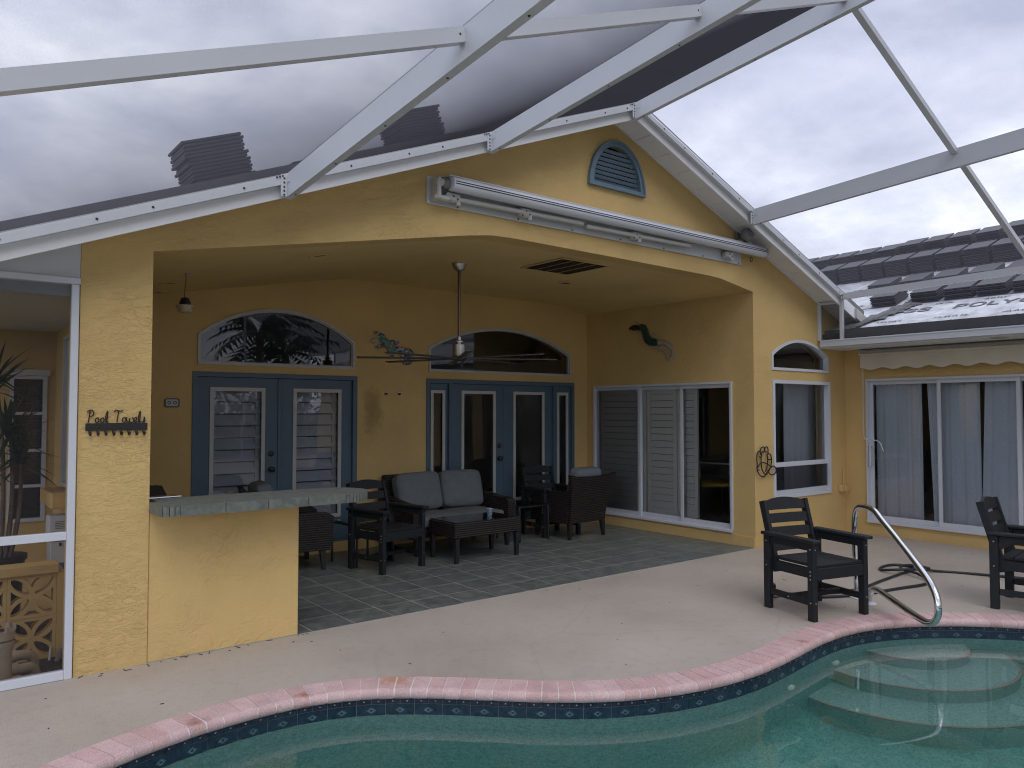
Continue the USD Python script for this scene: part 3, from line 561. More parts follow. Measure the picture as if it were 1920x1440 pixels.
# ---- frames, doors and windows
def ring(poly, w): return poly.difference(poly.buffer(-w, join_style=2))
def arched(poly, y, nm, label):
    f = obj(nm, plate_xz(ring(poly, 0.025), y - 0.015, y + 0.07), M['trim'], house, label=label)
    obj('inner_frame', plate_xz(ring(poly.buffer(-0.025, join_style=2), 0.012), y + 0.006, y + 0.06), M['trim'], f)
    obj('pane', sheet_xz(poly.buffer(-0.035, join_style=2), y + 0.03), M['glass'], f)
arched(L1, YB, 'arched_window', 'arched transom window above the left French doors')
arched(L2, YB, 'arched_window', 'arched transom window above the right French doors')
f = obj('arched_window', plate_xz(ring(TRN, 0.034), YF - 0.012, YF + 0.09), M['white'], house, label='small arched window right of the lanai')
obj('pane', sheet_xz(TRN.buffer(-0.032, join_style=2), YF + 0.05), M['glass'], f)

def door_leaf(x0, x1, z0, z1, y, gx0, gx1, gz0, gz1, nm='french_door', shut=False):
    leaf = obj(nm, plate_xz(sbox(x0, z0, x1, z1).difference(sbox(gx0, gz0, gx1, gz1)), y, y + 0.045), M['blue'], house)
    o = ring(sbox(gx0 - 0.028, gz0 - 0.028, gx1 + 0.028, gz1 + 0.028), 0.040)
    obj('glazing_bead', plate_xz(o, y - 0.012, y + 0.002), M['trim'], leaf)
    obj('pane', sheet_xz(sbox(gx0, gz0, gx1, gz1), y + 0.02), M['glass'], leaf)
    if shut:
        n = 11; hgt = (gz1 - gz0) / n
        for k in range(n):
            obj('louver', bar((gx0 - 0.01, y + 0.085, gz0 + (k + 0.5) * hgt), (gx1 + 0.01, y + 0.085, gz0 + (k + 0.5) * hgt), 0.008, hgt * 0.965, 0, upv=(0, 0.42, 1)), M['door_shutter'], leaf)
        for gx in (gx0 - 0.005, gx1 - 0.05): obj('shutter_stile', box(gx, gx + 0.055, y + 0.068, y + 0.10, gz0, gz1), M['door_shutter'], leaf)
    return leaf
def knob(leaf, x, z, y):
    for dz, r in ((0.0, 0.030), (0.17, 0.026)):
        m = lathe([(0, 0), (0.031, 0), (0.031, 0.008), (0.012, 0.012), (0.012, 0.035), (r, 0.042), (r, 0.062), (0.012, 0.072), (0, 0.073)] if dz == 0 else [(0, 0), (0.031, 0), (0.031, 0.014), (0.02, 0.02), (0, 0.021)], 18)
        obj('knob' if dz == 0 else 'deadbolt', tr(m, (x, y, z + dz), rx=math.pi / 2), M['black'], leaf, smooth=40)
# left pair
fr = sbox(D1[0], D1[2], D1[1], D1[3]).difference(sbox(D1[0] + 0.055, D1[2] + 0.02, D1[1] - 0.055, D1[3] - 0.05))
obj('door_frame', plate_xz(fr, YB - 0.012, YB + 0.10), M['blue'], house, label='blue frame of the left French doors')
xm = 3.197; yD = YB + 0.022
a = door_leaf(D1[0] + 0.058, xm - 0.012, 0.148, 1.978, yD, 2.475, 3.005, 0.43, 1.845, shut=True)
b = door_leaf(xm + 0.012, D1[1] - 0.058, 0.148, 1.978, yD, 3.378, 3.905, 0.43, 1.845, shut=True)
obj('astragal', box(xm - 0.022, xm + 0.022, yD - 0.012, yD + 0.003, 0.15, 1.976, 0.004), M['blue'], a); knob(a, 3.105, 0.985, yD)
# right pair with sidelights
fr = sbox(D2[0], D2[2], D2[1], D2[3])
for x0, x1 in ((D2[0] + 0.05, 5.42), (5.465, 7.195), (7.24, D2[1] - 0.05)): fr = fr.difference(sbox(x0, D2[2] + 0.02, x1, D2[3] - 0.055))
obj('door_frame', plate_xz(fr, YB - 0.012, YB + 0.10), M['blue'], house, label='blue frame of the right French doors and sidelights')
xm = 6.335
a = door_leaf(5.468, xm - 0.012, 0.148, 1.974, yD, 5.655, 6.155, 0.43, 1.86)
b = door_leaf(xm + 0.012, 7.192, 0.148, 1.974, yD, 6.515, 7.02, 0.43, 1.86)
obj('astragal', box(xm - 0.022, xm + 0.022, yD - 0.012, yD + 0.003, 0.15, 1.972, 0.004), M['blue'], a); knob(a, 6.245, 0.985, yD)
door_leaf(D2[0] + 0.053, 5.417, 0.148, 1.974, yD, 5.185, 5.345, 0.43, 1.86, 'sidelight')
door_leaf(7.243, D2[1] - 0.053, 0.148, 1.974, yD, 7.315, 7.475, 0.43, 1.86, 'sidelight')

# lanai slider with plantation shutters (plane x = XR)
def slider(x, y0, y1, z0, z1, cuts, label, sgn=1, w=0.042):
    """sgn: +1 frame set into +x"""
    sf = obj('sliding_door', plate_yz(ring(sbox(y0, z0, y1, z1), 0.026), x - 0.02, x + 0.10), M['white'], house, label=label)
    obj('track', box(x - 0.035, x + 0.11, y0, y1, z0 - 0.012, z0 + 0.02, 0.004), M['white'], sf)
    ys_ = [y0 + 0.025] + cuts + [y1 - 0.025]
    for i in range(len(ys_) - 1):
        a_, b_ = ys_[i] - (w / 2 if i else 0), ys_[i + 1] + (w / 2 if i < len(ys_) - 2 else 0)
        xo = x + 0.022 + 0.030 * (i % 2)
        P = sbox(a_, z0 + 0.022, b_, z1 - 0.026)
        inn = sbox(a_ + w, z0 + 0.085, b_ - w, z1 - 0.075)
        obj('sash', plate_yz(P.difference(inn), xo, xo + 0.026), M['white'], sf)
        obj('pane', sheet_yz(inn.buffer(0.004, join_style=2), xo + 0.012), M['glass'], sf)
    return sf
sd = slider(XR, SLD[0], SLD[1], SLD[2], SLD[3], [6.455, 7.19], 'white framed three panel sliding door of the lanai')
def shutter_panel(y0, y1, x):
    s = obj('shutter', plate_yz(sbox(y0, 0.20, y1, 1.93).difference(sbox(y0 + 0.055, 0.32, y1 - 0.055, 1.85)), x, x + 0.03), M['shutter'], house, label='white plantation shutter behind the sliding door')
    n = 17; h = (1.85 - 0.32) / n
    for k in range(n):
        z = 0.32 + (k + 0.5) * h; obj('louver', bar((x + 0.015, y0 + 0.05, z), (x + 0.015, y1 - 0.05, z), 0.008, h * 0.95, 0, upv=(0.30, 0, 1)), M['shutter'], s)
for a_, b_, x_ in ((7.24, 8.03, 7.966), (6.60, 7.11, 7.966), (6.27, 6.595, 7.985)): shutter_panel(a_, b_, x_)
for k in range(3): obj('shutter_edge', box(7.955, 8.01, 7.125 + 0.035 * k, 7.150 + 0.035 * k, 0.2, 1.93), M['shutter'], house)
# insect screen in front of the left panel
obj('screen_panel', sheet_yz(sbox(7.22, 0.24, 8.0, 1.92), XR + 0.008), M['screen_thin'], sd)
# wing slider
wsd = slider(XW, WS[0], WS[1], WS[2], WS[3], [2.42, 3.29, 4.155], 'white framed sliding glass door of the wing')
hd = obj('door_handle', cat_([box(XW - 0.05, XW - 0.022, 4.985, 5.01, 0.90, 1.18, 0.006), box(XW - 0.035, XW + 0.02, 4.985, 5.01, 0.92, 0.95), box(XW - 0.035, XW + 0.02, 4.985, 5.01, 1.13, 1.16)]), M['white'], wsd)
# front window (single hung)
W0, W1, Z0, Z1 = WIN
wf = obj('window', plate_xz(ring(sbox(W0, Z0, W1, Z1), 0.042), YF - 0.014, YF + 0.09), M['white'], house, label='single hung window right of the lanai')
obj('sash_rail', box(W0 + 0.04, W1 - 0.04, YF + 0.01, YF + 0.06, 0.93, 0.985, 0.004), M['white'], wf)
obj('sash_rail', box(W0 + 0.04, W1 - 0.04, YF + 0.025, YF + 0.06, Z0 + 0.042, Z0 + 0.10, 0.004), M['siding'], wf)
obj('pane', sheet_xz(sbox(W0 + 0.04, 0.985, W1 - 0.04, Z1 - 0.04), YF + 0.055), M['glass'], wf)
obj('pane', sheet_xz(sbox(W0 + 0.04, Z0 + 0.10, W1 - 0.04, 0.93), YF + 0.035), M['glass'], wf)
obj('screen_panel', sheet_xz(sbox(W0 + 0.04, Z0 + 0.10, W1 - 0.04, 0.93), YF + 0.02), M['screen_wall'], wf)
# side yard windows
sw = obj('window', plate_xz(ring(sbox(0.672, 0.64, 0.955, 1.935), 0.030), 7.985, 8.06), M['white'], house, label='narrow window in the side yard wall')
for z in (0.955, 1.27, 1.60): obj('sash_rail', box(0.70, 0.928, 7.992, 8.04, z - 0.013, z + 0.013), M['white'], sw)
obj('pane', sheet_xz(sbox(0.70, 0.665, 0.928, 1.91), 8.03), M['glass'], sw)
for k in range(16): obj('blind_slat', box(0.70, 0.928, 8.08, 8.085, 0.68 + k * 0.078, 0.68 + k * 0.078 + 0.068), M['blind'], sw)
obj('window_head', box(0.65, 0.975, 7.975, 7.998, 1.937, 1.99), M['white'], sw)
lw = obj('window', plate_yz(ring(sbox(7.0, 1.0, 7.45, 2.25), 0.03), 1.0, 1.10), M['white'], house, label='dark window in the left lanai wall')
obj('pane', sheet_yz(sbox(7.03, 1.03, 7.42, 2.22), 1.06), M['glass'], lw)
obj('window_sill', box(0.86, 1.019, 6.85, 7.5, 0.86, 0.98, 0.01), M['stucco'], lw)

# gable vent
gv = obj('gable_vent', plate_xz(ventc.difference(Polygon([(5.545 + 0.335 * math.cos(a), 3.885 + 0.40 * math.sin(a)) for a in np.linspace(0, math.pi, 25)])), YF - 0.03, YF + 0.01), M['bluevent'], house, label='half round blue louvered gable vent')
obj('vent_trim', plate_xz(ring(ventc, 0.022), YF - 0.042, YF - 0.0305), M['bluevent'], gv)
obj('vent_back', plate_xz(ventc.buffer(-0.03), YF + 0.055, YF + 0.06), M['dark'], gv)
for k in range(8):
    z = 3.902 + k * 0.047; w = 0.335 * math.sqrt(max(0.0, 1 - ((z + 0.02 - 3.885) / 0.40) ** 2)) + 0.02
    obj('vent_slat', bar((5.545 - w, YF + 0.008, z), (5.545 + w, YF + 0.008, z), 0.034, 0.005, 0, upv=(0, 0.80, 0.60)), M['bluevent'], gv)

# ---- roof, fascia, soffit
def rake_bar(x0, x1, y0, y1, d0, d1):
    """slab following the rake between x0 and x1: top zr+d1, bottom zr+d0"""
    V = [[x, y, zr(x) + d] for x in (x0, x1) for y in (y0, y1) for d in (d0, d1)]
    return trimesh.Trimesh(np.array(V), BOXF, process=False)
XE = 9.93
for x0, x1 in ((-0.35, RX - 0.0005), (RX + 0.0005, XE)):
    fa = obj('fascia', rake_bar(x0, x1, YR + 0.002, YR + 0.026, -0.150, 0.0), M['soffit'], house, label='white rake fascia')
    obj('roof_edge', rake_bar(x0, x1, YR + 0.012, YR + 0.05, 0.001, 0.075), M['dripedge'], house)
    rf = obj('roof', rake_bar(x0, x1, YR + 0.051, 15.0, 0.0, 0.070), M['membrane'], house, label='main gable roof deck')
    if x0 < RX - 1: # left soffit in one band with ribs
        edges = np.arange(-0.35, RX, 0.305)
    else: edges = np.arange(RX + 0.02, XE, 0.305)
    sf = obj('soffit', rake_bar(x0, x1, YR + 0.027, YF - 0.001, -0.060, -0.050), M['soffit'], house, label='vented white soffit under the rake')
    for e in edges:
        e1 = min(e + 0.299, x1)
        if e1 - e > 0.05: obj('soffit_panel', rake_bar(max(e, x0), e1, YR + 0.028, YF - 0.002, -0.080, -0.0605), M['soffit'], sf)
    obj('soffit_trim', rake_bar(max(x0, 0.4), min(x1, 9.3), YF - 0.022, YF - 0.0015, -0.096, -0.0805), M['soffit'], sf)
# wing roof: eave along x = XG, slope rises to +x
XG, ZG, SW = 9.335, 2.535, 0.395
def zw(x): return 2.625 + SW * (x - 9.42)
gt = obj('gutter', cat_([box(XG - 0.045, XG + 0.06, -6, 5.30, 2.455, 2.47), bar((XG - 0.05, -6, 2.497), (XG - 0.05, 5.30, 2.497), 0.012, 0.085), box(XG - 0.062, XG + 0.0, -6, 5.30, 2.522, 2.538, 0.003), box(XG + 0.06, XG + 0.075, -6, 5.30, 2.455, 2.538)]), M['white'], house, label='white gutter along the wing eave')
obj('soffit', box(XG + 0.02, XW - 0.002, -6, YF - 0.001, 2.44, 2.4545), M['soffit'], house, label='soffit under the wing eave')
obj('drip_edge', box(9.405, 9.419, -6, 5.31, 2.50, 2.675), M['dripedge'], house, label='dark metal drip edge above the gutter')
def wslab(x0, x1, y0, y1, d0, d1, n=1):
    V = [[x, y, zw(x) + d] for x in (x0, x1) for y in (y0, y1) for d in (d0, d1)]; return trimesh.Trimesh(np.array(V), BOXF, process=False)
wr = obj('roof', wslab(9.42, 13.6, -6, 12, -0.05, 0.0), M['membrane'], house, label='wing roof deck')
ul = None
rows_u = [(9.44, 10.46), (10.40, 11.42), (11.36, 12.38), (12.32, 13.55)]
for i, (a_, b_) in enumerate(rows_u):
    ul = obj('underlayment', wslab(a_, b_, -6, 12, 0.001 + i * 0.003, 0.004 + i * 0.003), M['underlay'], wr)
for x in (10.455, 11.415, 12.375): obj('seam', wslab(x, x + 0.012, -6, 12, 0.0075, 0.0085 + 0.006), M['print'], wr)
def roof_text(txt, h, x, y, wid=1.0, z=0.0105, bold=True):
    t = meshkit.text_mesh(txt, h, 0.0015, bold=bold); v = np.array(t.vertices)
    # reads along -y (towards the viewer's right), letters' tops up the slope
    c, s_ = math.cos(math.atan(SW)), math.sin(math.atan(SW))
    V = np.stack([x + v[:, 1] * c, y - v[:, 0] * wid, zw(x) + z + v[:, 1] * s_ + v[:, 2]], 1)
    return trimesh.Trimesh(V, np.array(t.faces), process=False)
obj('lettering', roof_text('POLYGLASS', 0.17, 10.06, 4.02, 1.15), M['print'], wr)
obj('lettering', roof_text('POLYGLASS', 0.17, 10.06, 1.9, 1.15), M['print'], wr)
obj('lettering', roof_text('SS', 0.17, 10.06, 4.62, 1.15), M['print'], wr)
rnd = random.Random(3); small = []
for row, (x, ya, yb) in enumerate([(9.70, 4.75, 1.0), (9.52, 4.3, 1.0), (10.33, 4.3, 1.0), (10.62, 6.3, 1.0), (11.2, 7.5, 3.0), (11.62, 7.8, 4.0)]):
    y = ya
    while y > yb:
        for k in range(rnd.randint(6, 9)):
            h = rnd.uniform(0.025, 0.06); small.append(bar((x, y, zw(x) + 0.013), (x + h, y - rnd.uniform(-0.015, 0.02), zw(x + h) + 0.013), 0.012, 0.002)); y -= rnd.uniform(0.025, 0.05)
            if rnd.random() < 0.5: small.append(bar((x + h * 0.5, y + 0.03, zw(x + h * 0.5) + 0.0132), (x + h * 0.5, y, zw(x + h * 0.5) + 0.0132), 0.010, 0.002))
        y -= rnd.uniform(0.15, 0.4)
obj('print_marks', cat_(small), M['print'], wr, kind='stuff')
# valley flashing and torn underlayment where the wing roof meets the gable
vp_ = []
for k in range(26):
    t = k / 25; x = 9.50 + t * 1.0; y = 5.10 - 0.5 * t + rnd.uniform(-0.05, 0.05)
    vp_.append(tr(box(-0.16, 0.16, -0.06, 0.06, 0, 0.008), (x, y, zw(x) + 0.022 + 0.003 * (k % 3)), rz=rnd.uniform(-0.5, 0.5), ry=-math.atan(SW)))
obj('valley_flashing', cat_(vp_), M['membrane'], wr, kind='stuff')
obj('fascia_end', rake_bar(9.66, 9.95, YR - 0.03, YR + 0.001, -0.15, -0.02), M['trim'], house)

# ================================================================ POOL CAGE
cage = thing('pool_cage', 'white aluminium pool cage with screened gable roof', 'pool cage')
def sl(x): return 0.08 if x <= 5.5 else 0.08 - 0.055 * (x - 5.5) / 3.8
def zc(x, y): return zr(x) + sl(x) * (YR - y)
YEND = -5.2
BX = [0.26 - 1.74 * 0.7, 2.0, 3.735, 5.475, 7.385, 9.31]
for x0, x1 in ((-1.2, RX - 0.0005), (RX + 0.0005, XE - 0.62)):
    ch = obj('receiver_channel', rake_bar(x0, x1, YR - 0.045, YR, -0.062, 0.0), M['white'], cage)
    for x in np.arange(x0 + 0.3, x1, 0.42):
        obj('screw', tr(lathe([(0, 0), (0.0085, 0), (0.006, 0.004), (0, 0.005)], 8), (x + 0.07 * math.sin(x * 9), YR - 0.0455, zr(x + 0.07 * math.sin(x * 9)) - 0.033), rx=math.pi / 2), M['screw'], ch)
def beam(x, h, w=0.05, top=0.0):
    y0 = YR - 0.0005
    V = [[x + dx, y, zc(x, y) + top - d] for y in (y0, YEND) for dx in (-w / 2, w / 2) for d in (h, 0)]
    m = trimesh.Trimesh(np.array(V), np.array([[0, 2, 3], [0, 3, 1], [4, 5, 7], [4, 7, 6], [0, 1, 5], [0, 5, 4], [2, 6, 7], [2, 7, 3], [0, 4, 6], [0, 6, 2], [1, 3, 7], [1, 7, 5]]), process=False)
    b = obj('beam', m, M['white'], cage)
    # bracket and fasteners at the house end
    obj('bracket', cat_([box(x - w / 2 - 0.045, x - w / 2 - 0.001, YR - 0.049, YR - 0.0455, zr(x) - h * 0.98, zr(x) - 0.01), box(x - w / 2 - 0.0035, x - w / 2 - 0.0005, YR - 0.10, YR - 0.0456, zr(x) - 0.07, zr(x) - 0.005)]), M['white'], b)
    sc = [(x - w / 2 - 0.022, YR - 0.0495, zr(x) - h * f) for f in (0.25, 0.42, 0.6, 0.76, 0.92)] + [(x - w / 2 - 0.033 - 0.02 * k, YR - 0.0498, zr(x) - 0.028 - 0.008 * k) for k in range(3)]
    for q in sc: obj('screw', tr(lathe([(0, 0), (0.0075, 0), (0.005, 0.004), (0, 0.005)], 8), q, rx=math.pi / 2), M['screw'], b)
    for y in np.arange(YR - 0.12, 1.4, -0.62):
        obj('screw', tr(lathe([(0, 0), (0.0075, 0), (0.005, -0.004), (0, -0.005)], 8), (x + 0.004, y, zc(x, y) + top - h)), M['screw'], b)
    return b
for x, h in zip(BX[:5], (0.168, 0.168, 0.168, 0.165, 0.172)): beam(x, h)
beam(BX[5], 0.078, 0.05, top=-0.0)
PY = [2.88, 0.74, -1.4, -3.4]
for y in PY:
    for i in range(5):
        xa, xb = BX[i] + 0.026, BX[i + 1] - 0.026
        d = 0.035
        pr = obj('purlin', bar((xa, y, zc(xa, y) - d - 0.004), (xb, y, zc(xb, y) - d - 0.004), 0.05, 0.07 if i < 3 else 0.05), M['white'], cage)
        if y > 2: obj('screw', tr(lathe([(0, 0), (0.006, 0), (0, 0.004)], 8), (xb - 0.03, y - 0.026, zc(xb, y) - 0.05), rx=math.pi / 2), M['screw'], pr)
yy = [YR - 0.05] + PY + [YEND]
for i in range(5):
    for j in range(len(yy) - 1):
        xa, xb, ya, yb = BX[i], BX[i + 1], yy[j], yy[j + 1]
        n = 6; V, Fc = [], []
        for q in range(n + 1):
            for r_ in range(2):
                x, y = xa + (xb - xa) * r_, ya + (yb - ya) * q / n; V.append([x, y, zc(x, y) + 0.003])
        for q in range(n): a0 = 2 * q; Fc += [[a0, a0 + 1, a0 + 3], [a0, a0 + 3, a0 + 2]]
        obj('screen_panel', trimesh.Trimesh(np.array(V), Fc, process=False), M['screen'], cage)
# eave strip above the wing gutter
XS = 9.315
for y in (YF - 0.022, YR - 0.01, 2.86, 0.74, -1.4, -3.4):
    zt = (zr(XS) - 0.085 if y > YR else zc(XS, min(y, YR)) - 0.078)
    obj('post', box(XS - 0.02, XS + 0.02, y - 0.02, y + 0.02, 2.539, zt), M['white'], cage)
obj('rail', box(XS - 0.018, XS + 0.018, YR + 0.0155, YF - 0.043, 3.00, 3.03), M['white'], cage)
obj('screen_panel', quad((XS, YF - 0.04, 2.54), (XS, YR + 0.01, 2.54), (XS, YR + 0.01, 3.0), (XS, YF - 0.04, 3.0)), M['screen_wall'], cage)
for a_, b_ in zip((YR - 0.03, 2.84, 0.72, -1.42), (2.88, 0.76, -1.38, -3.4)):
    obj('screen_panel', quad((XS, a_, 2.54), (XS, b_, 2.54), (XS, b_, zc(XS, b_) - 0.078), (XS, a_, zc(XS, a_) - 0.078)), M['screen'], cage)
# left screen wall in line with the facade
YS = YF + 0.005
obj('post', box(0.755, 0.797, YS - 0.025, YS + 0.025, 0.0, 2.40, 0.003), M['white'], cage)
obj('post', box(-1.24, -1.20, YS - 0.025, YS + 0.025, 0.0, 2.40, 0.003), M['white'], cage)
obj('rail', box(-1.2, 0.8035, YS - 0.024, YS + 0.0295, 2.402, 2.44, 0.002), M['white'], cage)
obj('rail', box(-1.2, 0.7545, YS - 0.024, YS + 0.024, 0.838, 0.888, 0.003), M['white'], cage)
obj('rail', box(-1.2, 0.7545, YS - 0.024, YS + 0.024, 0.002, 0.055, 0.003), M['white'], cage)
obj('screen_panel', quad((-1.2, YS, 0.05), (0.757, YS, 0.05), (0.757, YS, 0.84), (-1.2, YS, 0.84)), M['screen'], cage)
obj('screen_panel', quad((-1.2, YS, 0.885), (0.757, YS, 0.885), (0.757, YS, 2.395), (-1.2, YS, 2.395)), M['screen'], cage)
obj('header_panel', plate_xz(Polygon([(0.175, 2.4405), (0.803, 2.4405), (0.803, zr(0.803) - 0.079), (0.175, zr(0.175) - 0.079)]), YF + 0.002, YF + 0.02), M['siding'], cage)
# far end of the cage (mirrored in the glass)
for x in BX:
    obj('post', box(x - 0.025, x + 0.025, YEND - 0.05, YEND, 0.0, zc(x, YEND) - 0.02), M['white'], cage)
obj('rail', box(BX[0], BX[5], YEND - 0.045, YEND - 0.005, 0.85, 0.90), M['white'], cage)
obj('rail', box(BX[0], BX[5], YEND - 0.045, YEND - 0.005, 2.42, 2.47), M['white'], cage)

obj('screen_panel', quad((BX[0], YEND - 0.02, 0.0), (BX[5], YEND - 0.02, 0.0), (BX[5], YEND - 0.02, zc(BX[5], YEND)), (BX[0], YEND - 0.02, zc(BX[0], YEND))), M['screen'], cage)
obj('screen_panel', trimesh.Trimesh(np.array([(BX[0], YEND - 0.02, zc(BX[0], YEND)), (BX[5], YEND - 0.02, zc(BX[5], YEND)), (RX, YEND - 0.02, zc(RX, YEND))]), [[0, 1, 2]], process=False), M['screen'], cage)
# ================================================================ SIDE YARD
obj('porch_ceiling', box(-0.3, 1.019, YF + 0.03, 7.999, 2.345, 2.37), M['siding'], house, label='beadboard ceiling over the side yard')
for k in range(26): obj('ceiling_board', box(-0.3, 1.0185, YF + 0.04 + k * 0.1, YF + 0.04 + k * 0.1 + 0.094, 2.335, 2.3445), M['siding'], stage.GetPrimAtPath('/World/house/porch_ceiling'))
obj('ceiling_trim', box(-0.3, 1.019, YF + 0.0305, YF + 0.0385, 2.33, 2.439), M['siding'], house)
bw_ = thing('breeze_block_wall', 'yellow breeze block wall with petal openings behind the screen', 'wall')
YBW = 6.4
obj('cap', box(-1.2, 0.86, YBW - 0.03, YBW + 0.12, 0.456, 0.53, 0.008), M['stucco'], bw_)
def breeze():
    h = 0.15; sq = sbox(-h, -h, h, h); p = ring(sq, 0.022)
    for cx, cy in ((h, 0), (-h, 0), (0, h), (0, -h)):
        p = p.union(Point(cx, cy).buffer(h + 0.012, 24).difference(Point(cx, cy).buffer(h - 0.014, 24)).intersection(sq))
    return p.union(Point(0, 0).buffer(0.028))
bp_ = breeze()
for i in range(3):
    for j in range(2):
        m = plate_xz(bp_, YBW, YBW + 0.09); m.apply_translation([0.70 - 0.302 * i, 0, 0.305 - 0.302 * j]); obj('block', m, M['stucco'], bw_)
obj('end_pier', box(0.852, 0.93, YBW - 0.02, YBW + 0.11, -0.15, 0.455), M['stucco'], bw_)
tb = thing('timer_box', 'grey pool timer box mounted on the side yard wall', 'electrical box')
obj('body', box(0.865, 1.018, 6.93, 7.08, 0.42, 0.60, 0.008), M['greybox'], tb)
obj('cover', box(0.855, 1.018, 6.915, 7.09, 0.604, 0.80, 0.012), M['siding'], tb)
obj('door_panel', box(0.872, 1.01, 6.922, 6.9295, 0.43, 0.595, 0.003), M['siding'], tb)
obj('latch', box(0.93, 0.945, 6.912, 6.9215, 0.565, 0.59), M['screw'], tb)
for k in range(5): obj('vent_slot', box(0.90, 0.99, 6.912, 6.9145, 0.70 + k * 0.013, 0.705 + k * 0.013), M['greytwin'], tb)
for nm, c_, r_, pts in (('cable', 'trim', 0.009, [(0.90, 6.95, 0.42), (0.905, 6.9, 0.25), (0.86, 6.6, 0.02), (0.80, 6.3, -0.14)]), ('conduit', 'greytwin', 0.02, [(0.95, 6.96, 0.42), (0.955, 6.8, 0.2), (0.93, 6.55, -0.02), (0.84, 6.25, -0.14)]), ('conduit', 'stucco', 0.018, [(0.985, 6.97, 0.42), (0.985, 6.97, 0.1), (0.985, 6.97, -0.15)])):
    obj(nm, tube(spline(pts, 20), r_, 8), M[c_], tb, smooth=True)
pf = thing('pool_filter', 'tan plastic pool pump strainer behind the screen wall', 'pool pump')
obj('housing', lathe([(0, -0.15), (0.075, -0.15), (0.075, 0.13), (0.085, 0.15), (0.085, 0.19), (0.0, 0.19)], 24, (0.455, 5.75, 0)), M['tanpvc'], pf, smooth=35)
obj('lid', cat_([lathe([(0.05, 0.20), (0.088, 0.20), (0.088, 0.25), (0.05, 0.252)], 24, (0.455, 5.75, 0))] + [tr(box(-0.012, 0.012, 0.07, 0.092, 0.25, 0.285), (0.455, 5.75, 0), rz=a) for a in np.linspace(0, 5.5, 7)]), M['tanpvc'], pf, smooth=35)
for k, (z, y) in enumerate(((-0.02, 6.12), (-0.07, 5.98), (-0.11, 5.84))):
    obj('pipe', tube(spline([(0.30, y, z), (0.52, y, z), (0.62, y, z), (0.672, y + 0.02, z - 0.02), (0.69, y + 0.03, z - 0.10), (0.69, y + 0.03, -0.16)], 24), 0.033, 12), M['tanpvc'], pf, smooth=True)
    obj('coupling', cyl((0.53, y, z), (0.585, y, z), 0.040, 14), M['tanpvc'], pf, smooth=40)
yu = thing('yucca_plant', 'spiky yucca in a black pot behind the screen wall', 'plant')
obj('pot', lathe([(0, 0.0), (0.12, 0.0), (0.15, 0.46), (0.165, 0.46), (0.165, 0.50), (0.14, 0.50), (0.13, 0.42), (0, 0.42)], 20, (0.58, 7.15, 0.0)), M['black'], yu, smooth=40)
obj('pot_stand', lathe([(0.13, -0.15), (0.13, 0.0), (0, 0.0)], 16, (0.58, 7.15, 0.0)), M['black'], yu)
rnd = random.Random(12); nl = 0
for (tx, ty, tz, n, L) in ((0.60, 7.16, 1.52, 66, 0.46), (0.50, 7.10, 1.90, 50, 0.42), (0.68, 7.2, 1.30, 40, 0.36), (0.42, 7.2, 1.35, 36, 0.38)):
    b0 = np.array([0.58 + (tx - 0.58) * 0.3, 7.15, 0.42]); obj('stem', tube(spline([b0, b0 * 0.5 + np.array([tx, ty, tz]) * 0.5 + [0.04, 0, 0], (tx, ty, tz)], 12), np.linspace(0.02, 0.012, 12), 7), M['bark'], yu, smooth=True)
    Ls = []
    for k in range(n):
        az, el = rnd.uniform(0, 6.283), rnd.uniform(-0.5, 1.35); d = np.array([math.cos(az) * math.cos(el), math.sin(az) * math.cos(el), math.sin(el)]); s_ = np.cross(d, [0, 0, 1]); s_ /= np.linalg.norm(s_) + 1e-9
        l = L * rnd.uniform(0.7, 1.1); w = 0.015; o = np.array([tx, ty, tz]) - [0, 0, rnd.uniform(0, 0.14)]
        q = [o + d * l * t + np.array([0, 0, -0.20 * l * t * t]) for t in (0, 0.3, 0.65, 1.0)]; ws = [w * 0.7, w, w * 0.8, 0.0005]
        V = np.array([p_ + s_ * w_ * sg for p_, w_ in zip(q, ws) for sg in (-1, 1)]); Ls.append(trimesh.Trimesh(V, [[0, 1, 3], [0, 3, 2], [2, 3, 5], [2, 5, 4], [4, 5, 7], [4, 7, 6]], process=False))
    for lf in Ls: obj('leaf', lf, M['leaf'], yu)

# ================================================================ TILE STACKS ON THE ROOFS
TW, TL, TT = 0.335, 0.42, 0.0245
def tile_mesh(k, r):
    """one flat roof tile: lugs and a raised side rib, local x up the slope"""
    ox, oy = r.uniform(-0.008, 0.008), r.uniform(-0.006, 0.006)
    m = cat_([box(-TL / 2, TL / 2, -TW / 2, TW / 2, 0.004, TT - 0.002, 0.003), box(-TL / 2 + 0.02, TL / 2 - 0.02, -TW / 2 + 0.015, -TW / 2 + 0.05, 0, 0.005), box(-TL / 2 + 0.02, TL / 2 - 0.02, TW / 2 - 0.05, TW / 2 - 0.015, 0, 0.005)])
    return tr(m, (ox + 0.012 * (k % 2), oy, k * TT))
stacks = {}
def stack(n, label, loc, side, group, rz=0.0):
    a = -math.atan(SW) if side > 0 else -math.atan(0.395)
    if n not in stacks:
        r = random.Random(n); t = thing('tile_stack', label, 'roof tiles', group=group); setx(t.GetPrim(), loc, rz, ry=a)
        for k in range(n): obj('tile', tile_mesh(k, r), M['tile_dark'], t)
        stacks[n] = t; return t
    return copy_of(stacks[n], label, loc, rz, group, ry=a)
ORD = ['first', 'second', 'third', 'fourth', 'fifth', 'sixth', 'seventh', 'eighth', 'ninth', 'tenth', 'eleventh', 'twelfth', 'thirteenth']
G = 'stacks of roof tiles on the wing roof'
n_ = TT
